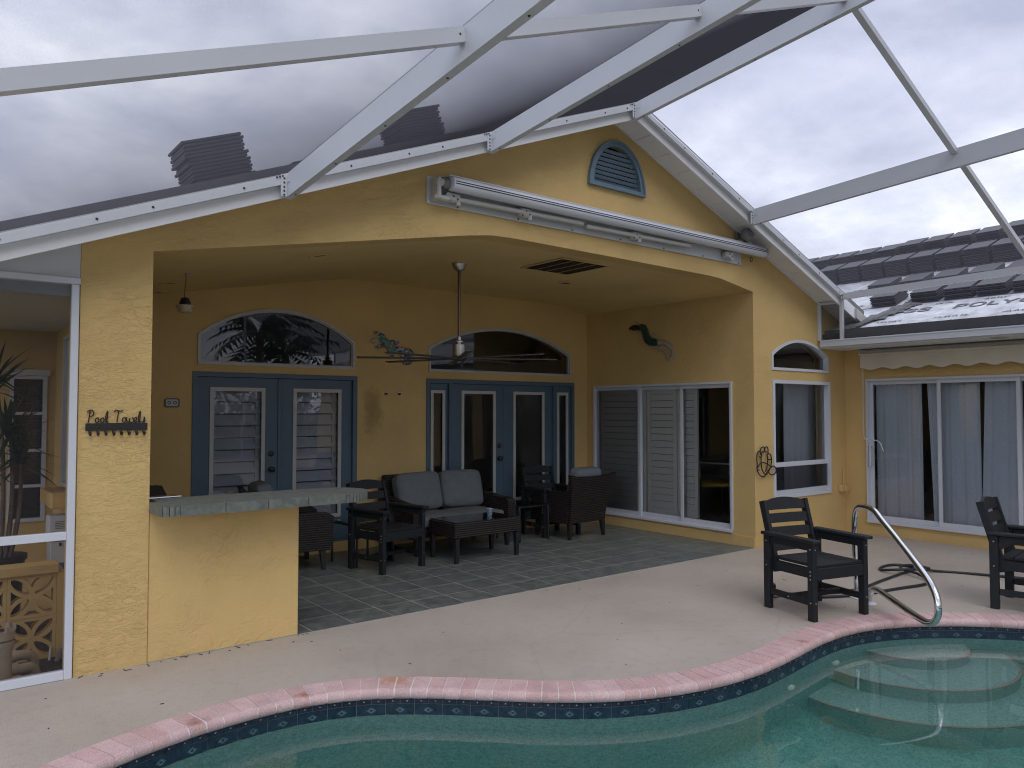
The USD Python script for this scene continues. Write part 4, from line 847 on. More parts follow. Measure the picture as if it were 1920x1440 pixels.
for i, y in enumerate((5.04, 4.50, 4.09, 3.70, 3.30, 2.90)): stack(6 if i != 1 else 6, f'low dark roof tile stack, {ORD[i]} from the gable in the row nearest the gutter', (10.66, y, zw(10.66) + 0.014), 1, G)
for i in range(5): stack(5, f'dark roof tile stack, {ORD[i]} from the gable in row half hidden by the beam', (11.50, 5.50 - 0.46 * i, zw(11.50) + 0.016), 1, G)
for i in range(10): stack(11, f'tall dark roof tile stack, {ORD[i]} from the gable in the second highest row', (12.42, 6.82 - 0.385 * i, zw(12.42) + 0.016), 1, G)
for i in range(12): stack(13 if i < 5 else 14 if i < 9 else 15, f'dark roof tile stack, {ORD[i]} from the gable in the topmost row', (13.16, 7.72 - 0.39 * i, zw(13.16) + 0.016), 1, G)
G2 = 'stacks of roof tiles on the main gable roof'
stack(13, 'tall dark roof tile stack seen through the screen above the left rake', (1.66, 5.42, zr(1.66) + 0.072), -1, G2)
stack(3, 'small leftover stack of roof tiles beside the tall stack above the left rake', (1.42, 5.80, zr(1.42) + 0.072), -1, G2)
stack(12, 'dark roof tile stack partly hidden behind the rake between two cage beams', (3.30, 5.48, zr(3.30) + 0.072), -1, G2)
stack(2, 'pair of dark tiles lying at the foot of the first cage beam', (2.32, 5.4, zr(2.32) + 0.072), -1, G2)
for i, (x, nn_) in enumerate(((6.05, 3), (6.42, 2), (6.78, 2))):
    t = copy_of(stacks[nn_], ['few dark tiles on the right slope just below the ridge', 'two dark tiles showing over the right rake edge', 'lower pair of dark tiles over the right rake edge'][i], (x, 5.33, zr(x) + 0.072), 0.0, G2, ry=math.atan(0.395))

# ================================================================ BAR COUNTER
bar_t = thing('bar_counter', 'yellow stucco bar with a green slate tiled top beside the pillar', 'bar counter')
obj('bar_wall', box(1.2235, 2.235, YF + 0.004, YF + 0.16, 0.0, 0.968, 0.006), M['stucco_bar'], bar_t)
R_ = 0.26
cpoly = unary_union([sbox(1.28, 5.02, 2.45, 5.54), sbox(1.225, 5.08, 1.3, 5.342), Point(1.285, 5.08).buffer(0.06, 8), Point(2.45, 5.28).buffer(R_, 24)]).intersection(sbox(1.2, 4.9, 3, 5.6))
cpoly = unary_union([cpoly]).difference(sbox(0.5, YF - 0.003, 1.2215, 5.7))
obj('counter_core', plate_xy(cpoly.buffer(-0.012), 0.970, 1.0278), M['grout'], bar_t)
# top tiles: laid on the diagonal, 33 cm
rnd = random.Random(5); cx0, cy0 = 2.02, 5.2; s45 = 0.7071; TS = 0.30
top = cpoly.buffer(-0.006)
for i in range(-6, 7):
    for j in range(-6, 7):
        c = Polygon([(cx0 + (u - v) * s45 * TS, cy0 + (u + v) * s45 * TS) for u, v in ((i, j), (i + 1, j), (i + 1, j + 1), (i, j + 1))]).buffer(-0.003, join_style=2).intersection(top)
        if c.area > 2e-4: obj('top_tile', plate_xy(c, 1.015, 1.029), rnd.choice(CT), bar_t)
# edge tiles
ext = LineString(cpoly.exterior.coords); Lx = ext.length
pts_e = np.array([ext.interpolate(s).coords[0] for s in np.arange(0, Lx, 0.005)])
segs, cur = [], [0]
def curv(k):
    a0, b0 = pts_e[(k - 6) % len(pts_e)], pts_e[(k + 6) % len(pts_e)]; c0 = pts_e[k]; return np.linalg.norm((a0 + b0) / 2 - c0)
k = 0; N_ = len(pts_e)
while k < N_:
    step = 6 if curv(k) > 0.0012 or curv(min(N_ - 1, k + 8)) > 0.0012 else 56
    e = min(N_ - 1, k + step)
    if step == 56:
        for q in range(k, e):
            if curv(q) > 0.0012 and q > k + 2: e = q; break
    if e <= k: break
    c = LineString(pts_e[k:e + 1]).buffer(0.007, cap_style=2)
    if len(pts_e[k:e + 1]) > 2: c = LineString(pts_e[k + (0 if step == 6 else 0):e]).buffer(0.0065, cap_style=2) if e - k > 2 else c
    if c.area > 1e-6: obj('edge_tile', plate_xy(c, 0.966, 1.030), CT[0] if rnd.random() < 0.75 else CT[1], bar_t)
    k = e

# grill behind the bar
gr = thing('gas_grill', 'stainless gas grill with a dark hood behind the bar', 'grill', (1.60, 6.35, 0), 0.0)
obj('cabinet', box(-0.36, 0.30, -0.28, 0.28, 0.05, 0.82, 0.01), M['steel'], gr)
obj('cook_box', box(-0.34, 0.28, -0.26, 0.26, 0.825, 0.90, 0.01), M['nickel'], gr)
hood = Polygon([(-0.24, 0.905), (0.24, 0.905), (0.22, 0.97), (0.12, 1.04), (-0.08, 1.05), (-0.22, 0.99)])
obj('hood', plate_yz(hood, -0.33, -0.08), M['black'], gr)
obj('side_shelf', box(-0.07, 0.45, -0.26, 0.26, 0.905, 0.945, 0.008), M['steel'], gr)
obj('grip', cat_([cyl((0.42, -0.275, 0.955), (0.42, -0.12, 0.955), 0.026, 14), cyl((-0.30, -0.30, 0.98), (0.0, -0.30, 0.98), 0.012, 10)]), M['steel'], gr, smooth=40)

# ================================================================ FIXTURES ON THE WALLS AND CEILING
fan = thing('ceiling_fan', 'nickel ceiling fan with long thin dark blades on a tall rod', 'ceiling fan', (4.50, 6.62, -0.03))
CZ = 3.205
obj('canopy', lathe([(0, CZ), (0.075, CZ), (0.075, CZ - 0.02), (0.055, CZ - 0.065), (0.028, CZ - 0.085), (0, CZ - 0.085)], 24), M['nickel'], fan, smooth=40)
obj('rod', cyl((0, 0, 2.40), (0, 0, CZ - 0.08), 0.0145, 14), M['bronze'], fan, smooth=40)
obj('coupler', lathe([(0, 2.43), (0.022, 2.43), (0.026, 2.395), (0.05, 2.385), (0.05, 2.372), (0.03, 2.37), (0.03, 2.352), (0, 2.352)], 20), M['nickel'], fan, smooth=40)
obj('motor', lathe([(0, 2.352), (0.066, 2.352), (0.072, 2.345), (0.072, 2.235), (0.06, 2.215), (0, 2.215)], 24), M['nickel'], fan, smooth=40)
obj('hub', lathe([(0, 2.214), (0.09, 2.214), (0.09, 2.195), (0.05, 2.18), (0, 2.18)], 24), M['fanblade'], fan, smooth=40)
for k in range(8):
    a = k * math.pi / 4 + 0.28; bl = box(0.08, 1.05, -0.045, 0.045, -0.004, 0.004, 0.002); v = np.array(bl.vertices); v[:, 1] *= np.where(v[:, 0] > 0.5, 0.85, 0.6)
    v[:, 2] -= 0.0; bl = trimesh.Trimesh(v, bl.faces, process=False); bl = tr(bl, rx=0.14); obj('blade', tr(bl, (0, 0, 2.203), rz=a), M['fanblade'], fan)
def can_light(x, y, z, label, tilt=0.0, m='trim'):
    t = thing('recessed_light', label, 'light', (x, y, z), 0.0, 'recessed lights in the ceilings', ry=tilt)
    obj('trim_ring', lathe([(0.065, 0.0), (0.092, 0.0), (0.092, -0.006), (0.075, -0.010), (0.062, -0.004), (0.062, 0.0)], 24), M[m], t, smooth=40)
    obj('baffle', lathe([(0.0605, -0.0005), (0, -0.0006)], 24), M['nickel' if m == 'trim' else 'dark'], t)
tl = -math.atan(0.187)
def cz(x): return float(np.interp(x, [a for a, b in ARCH], [b for a, b in ARCH]))
can_light(2.69, 6.06, cz(2.69) + 0.001, 'recessed light near the middle of the left ceiling slope', tl, 'ceiling')
can_light(1.80, 7.30, cz(1.80) + 0.001, 'recessed light beside the dangling fixture near the pillar', tl, 'ceiling')
can_light(1.86, 8.0, cz(1.86) + 0.001, 'recessed light at the rear left corner of the ceiling', tl, 'ceiling')
can_light(6.14, 6.76, cz(6.14) - 0.001, 'recessed light behind the ceiling vent grille', 0.0, 'ceiling')
can_light(9.50, 3.30, 2.4395, 'recessed light in the soffit above the wing awning', 0.0, 'trim')
dg = thing('dangling_light', 'pulled out light fixture dangling from the ceiling on a wire', 'light', (1.76, 6.62, 0))
zz = cz(1.76)
obj('wire', tube(spline([(0, 0, zz), (0.004, 0, zz - 0.08), (-0.003, 0, zz - 0.15), (0, 0, zz - 0.215)], 12), 0.003, 6), M['black'], dg)
obj('mount', box(-0.05, 0.06, -0.02, 0.02, zz - 0.002, zz + 0.006), M['trim'], dg)
obj('socket', lathe([(0, zz - 0.20), (0.03, zz - 0.21), (0.045, zz - 0.245), (0.045, zz - 0.265), (0, zz - 0.265)], 14), M['black'], dg, smooth=40)
obj('trim_ring', lathe([(0, zz - 0.266), (0.075, zz - 0.272), (0.07, zz - 0.285), (0.06, zz - 0.285), (0.055, zz - 0.325), (0.03, zz - 0.335), (0, zz - 0.335)], 18), M['tanpvc'], dg, smooth=40)
vg = thing('ceiling_vent', 'dark rectangular vent grille in the lanai ceiling', 'vent', (5.46, 6.02, 3.166))
ca = math.atan2(5.78 - 5.24, 0) * 0
obj('frame', plate_xy(ring(sbox(-0.34, -0.345, 0.34, 0.345), 0.018), -0.010, -0.001), M['ceiling'], vg)
obj('void', box(-0.32, 0.32, -0.325, 0.325, -0.0025, -0.0012), M['dark'], vg)
for k in range(1, 4): obj('divider', box(-0.325 + k * 0.163 - 0.003, -0.325 + k * 0.163 + 0.003, -0.325, 0.325, -0.008, -0.003), M['ceiling'], vg)
for k in range(14): obj('slat', box(-0.32, 0.32, -0.31 + k * 0.046, -0.285 + k * 0.046, -0.006, -0.0045), M['gecko_dark'], vg)

# retractable awning on the gable
aw = thing('retracted_awning', 'white rolled up awning mounted across the gable above the lanai opening', 'awning')
obj('back_board', box(3.30, 7.62, YF - 0.022, YF - 0.001, 3.335, 3.565, 0.004), M['siding'], aw)
obj('front_bar', tube([(3.46, YF - 0.13, 3.50), (7.9, YF - 0.13, 3.50)], 0.060, 20), M['white'], aw, smooth=40)
obj('top_hood', cat_([box(3.44, 7.9, YF - 0.15, YF - 0.03, 3.560, 3.568), ]), M['white'], aw)
for dz, dy in ((0.012, -0.0590), (-0.006, -0.0600)): obj('groove', box(3.47, 7.9, YF - 0.13 + dy - 0.0012, YF - 0.13 + dy + 0.001, 3.50 + dz - 0.0035, 3.50 + dz + 0.0035), M['dark'], aw)
obj('end_cap', tube([(7.9005, YF - 0.13, 3.50), (7.93, YF - 0.13, 3.50)], 0.062, 20), M['trim'], aw, smooth=40)
obj('roller', tube([(3.40, YF - 0.09, 3.505), (3.455, YF - 0.09, 3.505)], 0.048, 18), M['greytwin'], aw, smooth=40)
obj('gear_bracket', cat_([box(3.335, 3.375, YF - 0.13, YF - 0.023, 3.36, 3.545, 0.01), tube([(3.33, YF - 0.10, 3.505), (3.40, YF - 0.10, 3.505)], 0.034, 14), box(3.32, 3.47, YF - 0.12, YF - 0.023, 3.355, 3.40, 0.012)]), M['trim'], aw)
for x0, x1 in ((3.55, 5.0), (5.05, 6.6)):
    obj('folding_arm', bar((x0, YF - 0.075, 3.395), (x1, YF - 0.085, 3.41), 0.05, 0.038, 0.008), M['trim'], aw)
for x in (3.52, 4.30, 5.75, 7.30):
    obj('arm_bracket', cat_([box(x - 0.07, x + 0.07, YF - 0.10, YF - 0.023, 3.365, 3.445, 0.015), cyl((x + 0.05, YF - 0.075, 3.345), (x + 0.05, YF - 0.075, 3.43), 0.022, 12)]), M['trim'], aw)
    for q in (-0.05, -0.01, 0.03): obj('bolt', tr(lathe([(0, 0), (0.009, 0), (0.006, 0.006), (0, 0.007)], 8), (x + q, YF - 0.101, 3.42 - abs(q)), rx=math.pi / 2), M['screw'], aw)
for x in np.arange(3.6, 7.6, 0.66): obj('bolt', tr(lathe([(0, 0), (0.009, 0), (0.006, 0.006), (0, 0.007)], 8), (x, YF - 0.0225, 3.35), rx=math.pi / 2), M['screw'], aw)
obj('crank_eye', tube([(7.70 + 0.02 * math.cos(a), YF - 0.10, 3.40 + 0.03 * math.sin(a)) for a in np.linspace(0, 6.28, 14)], 0.005, 6), M['black'], aw)
fl = thing('flood_light', 'round grey flood light under the right rake', 'light')
obj('housing', tr(lathe([(0, 0), (0.05, 0.0), (0.075, 0.03), (0.078, 0.06), (0.06, 0.10), (0, 0.11)], 16), (7.53, YF - 0.11, 3.635), rx=math.radians(70)), M['greytwin'], fl, smooth=40)
obj('bracket', box(7.50, 7.56, YF - 0.05, YF - 0.001, 3.63, 3.70), M['greytwin'], fl)
obj('knuckle', cyl((7.585, YF - 0.12, 3.585), (7.60, YF - 0.02, 3.60), 0.015, 8), M['black'], fl)

# wing awning with scalloped valance
wa = thing('wing_awning', 'cream awning with a scalloped valance above the wing sliding door', 'awning')
ya, yb = 5.05, 0.5; xs_ = 9.82
edge = [(y, 2.172 + 0.017 * math.cos((ya - y) / 0.29 * math.pi * 2)) for y in np.linspace(yb, ya, 150)]
obj('valance', plate_yz(Polygon([(ya, 2.345), (yb, 2.345)] + edge), xs_, xs_ + 0.006), M['cream'], wa)
obj('front_bar', box(xs_ - 0.01, xs_ + 0.05, yb, ya + 0.02, 2.346, 2.376, 0.006), M['cream'], wa)
obj('roll', tube([(9.90, yb, 2.385), (9.90, ya, 2.385)], 0.05, 16), M['trim'], wa, smooth=40)
obj('wall_bracket', box(9.86, XW - 0.001, ya - 0.03, ya + 0.05, 2.33, 2.435, 0.01), M['trim'], wa)
obj('crank_rod', tube([(9.86, 5.03, 2.36), (9.86, 5.035, 2.15), (9.865, 5.045, 1.50), (9.87, 5.04, 1.265)], 0.007, 8), M['cream'], wa, smooth=True)
obj('crank_handle', tube(spline([(9.87, 5.04, 1.265), (9.875, 4.95, 1.24), (9.88, 4.85, 1.225), (9.88, 4.82, 1.18), (9.88, 4.79, 1.10)], 12), 0.008, 8), M['white'], wa, smooth=True)

# curtains
def curtain(name, label, p0, p1, z0, z1, amp, waves, lean=0.0, group='sheer curtains inside the glass'):
    p0, p1 = np.array(p0, float), np.array(p1, float); d = p1 - p0; L = np.linalg.norm(d); d /= L; n_ = np.array([-d[1], d[0]]); nu, nv = 90, 14; V = []
    for j in range(nv + 1):
        t = j / nv
        for i in range(nu + 1):
            s = i / nu; o = amp * (math.sin(s * waves * 6.283 + 0.4 * math.sin(3 * t)) * (0.6 + 0.4 * t) + 0.4 * math.sin(s * waves * 2.3 * 6.283 + 1.3)); sh = lean * t * (1 - s)
            q = p0 + d * (s * L + sh) + n_ * o; V.append([q[0], q[1], z1 + (z0 - z1) * t])
    Fc = []
    for j in range(nv):
        for i in range(nu): a_ = j * (nu + 1) + i; Fc += [[a_, a_ + 1, a_ + nu + 2], [a_, a_ + nu + 2, a_ + nu + 1]]
    obj(name, trimesh.Trimesh(np.array(V), Fc, process=False), M['linen'], smooth=True, label=label, cat='curtain', group=group)
curtain('curtain', 'linen curtain in the leftmost pane of the wing sliding door', (10.17, 5.02), (10.17, 4.43), 0.18, 2.02, 0.014, 3, lean=0.0)
curtain('curtain', 'narrow linen curtain just left of the first frame of the wing sliding door', (10.16, 4.36), (10.16, 4.21), 0.18, 2.02, 0.010, 1.5, lean=0.06)
curtain('curtain', 'linen curtain in the second pane of the wing sliding door', (10.17, 4.195), (10.17, 3.75), 0.18, 2.02, 0.014, 2.4)
curtain('curtain', 'linen curtain left of the second frame of the wing sliding door', (10.16, 3.69), (10.16, 3.30), 0.18, 2.02, 0.013, 2.2, lean=-0.07)
curtain('curtain', 'linen curtain in the third pane at the right picture edge', (10.17, 3.27), (10.17, 2.5), 0.18, 2.02, 0.014, 3.6)
curtain('curtain', 'white curtain hanging in the front window right of the lanai', (9.0, 5.66), (9.80, 5.66), 0.40, 2.02, 0.016, 4.5)

# small wall pieces
to = thing('towel_rack', 'black Pool Towels sign with a row of hooks on the pillar', 'towel rack')
obj('back_bar', box(0.845, 1.198, YF - 0.014, YF - 0.002, 1.500, 1.545, 0.002), M['iron'], to)
def script_strokes():
    """handwritten letters as strokes on a unit grid (x advance, y up, capitals 1.0 high)"""
    S = {'P': ([[(0.10, 0.0), (0.20, 0.5), (0.26, 0.98)], [(0.02, 0.86), (0.22, 1.0), (0.50, 0.98), (0.60, 0.78), (0.46, 0.55), (0.20, 0.48)]], 0.62),
         'o': ([[(0.34, 0.40), (0.16, 0.36), (0.08, 0.14), (0.22, 0.0), (0.38, 0.12), (0.38, 0.32), (0.28, 0.42)]], 0.44),
         'l': ([[(0.06, 0.10), (0.24, 0.7), (0.22, 0.95), (0.12, 0.7), (0.10, 0.12), (0.18, 0.0), (0.32, 0.08)]], 0.34),
         'T': ([[(0.0, 0.88), (0.2, 1.0), (0.5, 0.96), (0.86, 1.02)], [(0.46, 0.97), (0.36, 0.5), (0.28, 0.0)]], 0.66),
         'w': ([[(0.04, 0.40), (0.06, 0.08), (0.16, 0.0), (0.28, 0.36), (0.30, 0.06), (0.42, 0.0), (0.54, 0.42)]], 0.58),
         'e': ([[(0.06, 0.18), (0.32, 0.26), (0.28, 0.42), (0.12, 0.36), (0.08, 0.10), (0.22, 0.0), (0.38, 0.10)]], 0.40),
         's': ([[(0.04, 0.04), (0.22, 0.22), (0.26, 0.46), (0.30, 0.24), (0.28, 0.05), (0.14, 0.0), (0.06, 0.08)]], 0.36), ' ': ([], 0.42)}
    return S
S_ = script_strokes(); adv = sum(S_[c][1] for c in 'Pool Towels'); H_ = 0.077; k_ = 0.335 / adv; x_ = 0.853; t_ = []
for c in 'Pool Towels':
    st_, a_ = S_[c]
    for s in st_:
        q = spline([(x_ + px * k_ * 0.90, YF - 0.009, 1.548 + py * H_) for px, py in s], 22); t_.append(tube(q, 0.0036, 6))
    x_ += a_ * k_
obj('lettering', cat_(t_), M['iron'], to, smooth=True)
for k in range(8):
    x = 0.868 + k * 0.044; obj('hook', tube(spline([(x, YF - 0.013, 1.52), (x, YF - 0.016, 1.485), (x, YF - 0.035, 1.472), (x, YF - 0.045, 1.488)], 10), 0.007, 6), M['iron'], to, smooth=True)
pl = thing('wall_plaque', 'small oval ceramic plaque on the lanai back wall', 'plaque')
pq = sbox(2.0, 1.662, 2.135, 1.748).buffer(0.0).intersection(sbox(2, 1.6, 3, 1.8)); rp = sbox(2.02, 1.682, 2.115, 1.728).buffer(0.022, 8)
obj('rim', plate_xz(rp.difference(rp.buffer(-0.010)), YB - 0.016, YB - 0.001), M['gecko_green'], pl); obj('face', plate_xz(rp.buffer(-0.0095), YB - 0.011, YB - 0.001), M['trim'], pl)
for dx in (0.035, 0.09): obj('motif', plate_xz(Point(2.005 + dx, 1.705).buffer(0.017).difference(Point(2.005 + dx, 1.705).buffer(0.010)), YB - 0.0135, YB - 0.0105), M['gecko_green'], pl)
for i, x in enumerate((4.505, 4.685)):
    t = thing('wall_bracket', ['left one of two small dark brackets on the wall between the French doors', 'right one of two small dark brackets on the wall between the French doors'][i], 'bracket', (x, YB, 1.836), 0, 'small brackets between the doors')
    obj('plate', box(-0.022, 0.022, -0.012, -0.001, -0.022, 0.022, 0.003), M['nickel'], t); obj('peg', cat_([box(-0.014, 0.014, -0.035, -0.0125, -0.016, 0.006, 0.004)]), M['iron'], t)

def gecko_pts(pts2, plane): return [plane(*p) for p in pts2]
# mosaic gecko on the back wall (coordinates read off in metres on the wall)
def px14(a, b):
    u, v = 690 + a / 14.4, 600 + b / 14.4
    d = fw + rt * (u - 960) / F_PX - up * (v - 720) / F_PX; q = np.array([0, 0, EYE]) + d * ((YB - 0.018) / d[1]); return (q[0], q[1], q[2])
mg = thing('mosaic_gecko', 'colourful mosaic gecko wall ornament behind the fan blades', 'wall ornament')
def flat_tube(pts, rads, n=10, squash=0.45, ax=1):
    m = tube(pts, rads, n); v = np.array(m.vertices); P0 = np.asarray(pts)[0][ax]; v[:, ax] = P0 + (v[:, ax] - P0) * squash; return trimesh.Trimesh(v, m.faces, process=False)
bd = spline([px14(290, 560), px14(440, 560), px14(560, 680), px14(680, 800), px14(760, 810)], 26)
obj('body', flat_tube(bd, np.interp(np.linspace(0, 1, 26), [0, 0.2, 0.5, 0.85, 1], [0.020, 0.036, 0.052, 0.044, 0.034])), M['mosaic'], mg, smooth=True)
obj('head', flat_tube(spline([px14(60, 560), px14(130, 560), px14(220, 550), px14(300, 560)], 14), np.interp(np.linspace(0, 1, 14), [0, 0.35, 0.8, 1], [0.008, 0.036, 0.032, 0.020])), M['gecko_pale'], mg, smooth=True)
tail = [px14(740, 810), px14(900, 800), px14(1020, 830), px14(1100, 830), px14(1180, 900), px14(1200, 1020), px14(1130, 1130), px14(1020, 1150), px14(940, 1080), px14(930, 980), px14(1000, 930), px14(1090, 950), px14(1110, 1040), px14(1050, 1070)]
obj('tail', flat_tube(spline(tail, 60), np.interp(np.linspace(0, 1, 60), [0, 0.3, 0.8, 1], [0.034, 0.030, 0.032, 0.020])), M['mosaic_tail'], mg, smooth=True)
for lg in ([(430, 540), (420, 440), (330, 390), (250, 350), (190, 340)], [(470, 640), (400, 700), (350, 700), (290, 720), (250, 740)], [(620, 640), (690, 590), (750, 640), (820, 600)], [(600, 770), (570, 860), (620, 950), (680, 980)]):
    q = spline([px14(*p) for p in lg], 18); obj('leg', flat_tube(q, np.linspace(0.027, 0.014, 18)), M['mosaic_tail'], mg, smooth=True)
    e = q[-1]; d0 = (q[-1] - q[-3]); d0 /= np.linalg.norm(d0)
    tt = []
    for a in (-1.2, -0.6, 0, 0.6, 1.2):
        dd = np.array([d0[0] * math.cos(a) - d0[2] * math.sin(a), 0, d0[0] * math.sin(a) + d0[2] * math.cos(a)]); tt.append(tube([e, e + dd * 0.028], [0.005, 0.003], 6))
    obj('foot', cat_(tt), M['gecko_pale'], mg)
# green gecko on the side wall
def gy(a, b): return (XR - 0.02, 8.035 - a / 12 * 0.0099 + 0.42 - 0.115 * (a / 1920), 2.655 + 0.0 - (b - 720) / 12 * 0.00500 * 1.02)
def G2p(a, b):
    u, v = 1140 + a / 12, 580 + b / 12
    # pixel to wall plane x = XR, from the camera model
    d = fw + rt * (u - 960) / F_PX - up * (v - 720) / F_PX; t = (XR - 0.02) / d[0]; q = np.array([0, 0, EYE]) + d * t; return (q[0], q[1], q[2])
gg = thing('green_gecko', 'green gecko wall ornament with a pale curling tail above the sliding door', 'wall ornament')
obj('body', flat_tube(spline([G2p(690, 410), G2p(800, 440), G2p(850, 560), G2p(890, 680), G2p(1000, 740), G2p(1140, 750)], 30), np.interp(np.linspace(0, 1, 30), [0, 0.15, 0.5, 0.85, 1], [0.035, 0.055, 0.06, 0.05, 0.03]), squash=0.4, ax=0), M['gecko_green'], gg, smooth=True)
obj('head', flat_tube(spline([G2p(465, 445), G2p(540, 420), G2p(630, 415), G2p(710, 415)], 14), np.interp(np.linspace(0, 1, 14), [0, 0.45, 0.8, 1], [0.006, 0.042, 0.036, 0.03]), squash=0.4, ax=0), M['gecko_dark'], gg, smooth=True)
obj('tail', flat_tube(spline([G2p(1120, 750), G2p(1250, 750), G2p(1370, 820), G2p(1450, 950), G2p(1440, 1060), G2p(1380, 1110), G2p(1320, 1050), G2p(1260, 930), G2p(1180, 920), G2p(1110, 935)], 50), np.interp(np.linspace(0, 1, 50), [0, 0.3, 0.7, 1], [0.042, 0.034, 0.022, 0.010]), squash=0.4, ax=0), M['gecko_pale'], gg, smooth=True)
for lg, r0 in (([(700, 370), (660, 310), (610, 280)], 0.018), ([(700, 480), (670, 520), (620, 550)], 0.018), ([(980, 620), (1030, 590), (1090, 640), (1140, 645)], 0.022), ([(1030, 800), (1060, 870), (1120, 860), (1160, 850)], 0.022)):
    obj('leg', flat_tube(spline([G2p(*p) for p in lg], 14), np.linspace(r0, r0 * 0.5, 14), squash=0.4, ax=0), M['gecko_pale'], gg, smooth=True)

ir = thing('iron_wall_holder', 'curly black wrought iron hand shaped holder beside the front window', 'wall ornament')
def ip(a, b):
    u, v = 1380 + a / 3.556, 600 + b / 3.556; d = fw + rt * (u - 960) / F_PX - up * (v - 720) / F_PX; t = (YF - 0.03) / d[1]; q = np.array([0, 0, EYE]) + d * t; return tuple(q)
def curl(cx, cy, r, a0, turns, n=20): return [(cx + r * (1 - 0.6 * i / n) * math.cos(a0 + turns * 6.283 * i / n), cy + r * (1 - 0.6 * i / n) * math.sin(a0 + turns * 6.283 * i / n)) for i in range(n + 1)]
strokes = [[(143, 960), (140, 900), (150, 878), (168, 885), (170, 905), (155, 912)], [(143, 960), (145, 1010), (175, 1045), (210, 1020), (235, 960), (232, 905), (222, 890), (208, 900), (212, 918)],
           [(168, 900), (162, 870), (175, 848), (190, 855), (188, 878), (176, 876)], [(206, 900), (214, 870), (206, 846), (194, 852), (193, 876), (204, 878)],
           [(145, 985), (165, 955), (200, 955), (235, 985)], [(170, 900), (168, 960), (182, 1015), (205, 1030)], [(208, 900), (210, 960), (196, 1010)],
           [(205, 1020), (230, 985), (258, 978), (268, 1005), (250, 1030), (222, 1022), (212, 1000)]]
for s in strokes: obj('scroll', tube(spline([ip(*p) for p in s], 30), 0.0075, 7), M['iron'], ir, smooth=True)
obj('wall_plate', cat_([bar(ip(155, 1000), np.array(ip(155, 1000)) + [0, 0.028, 0], 0.012, 0.012), bar(ip(232, 930), np.array(ip(232, 930)) + [0, 0.028, 0], 0.012, 0.012)]), M['iron'], ir)
ob = thing('outlet_box', 'yellow painted outlet box low on the wall beside the wing', 'outlet box')
obj('box', box(9.765, 9.90, YF - 0.05, YF - 0.001, 0.545, 0.635, 0.006), M['stucco_fine'], ob); obj('cover', box(9.83, 9.905, YF - 0.068, YF - 0.0505, 0.548, 0.632, 0.005), M['stucco_fine'], ob)
obj('conduit', cyl((9.86, YF - 0.02, 0.636), (9.862, YF - 0.02, 0.86), 0.006, 6), M['stucco_fine'], ob)

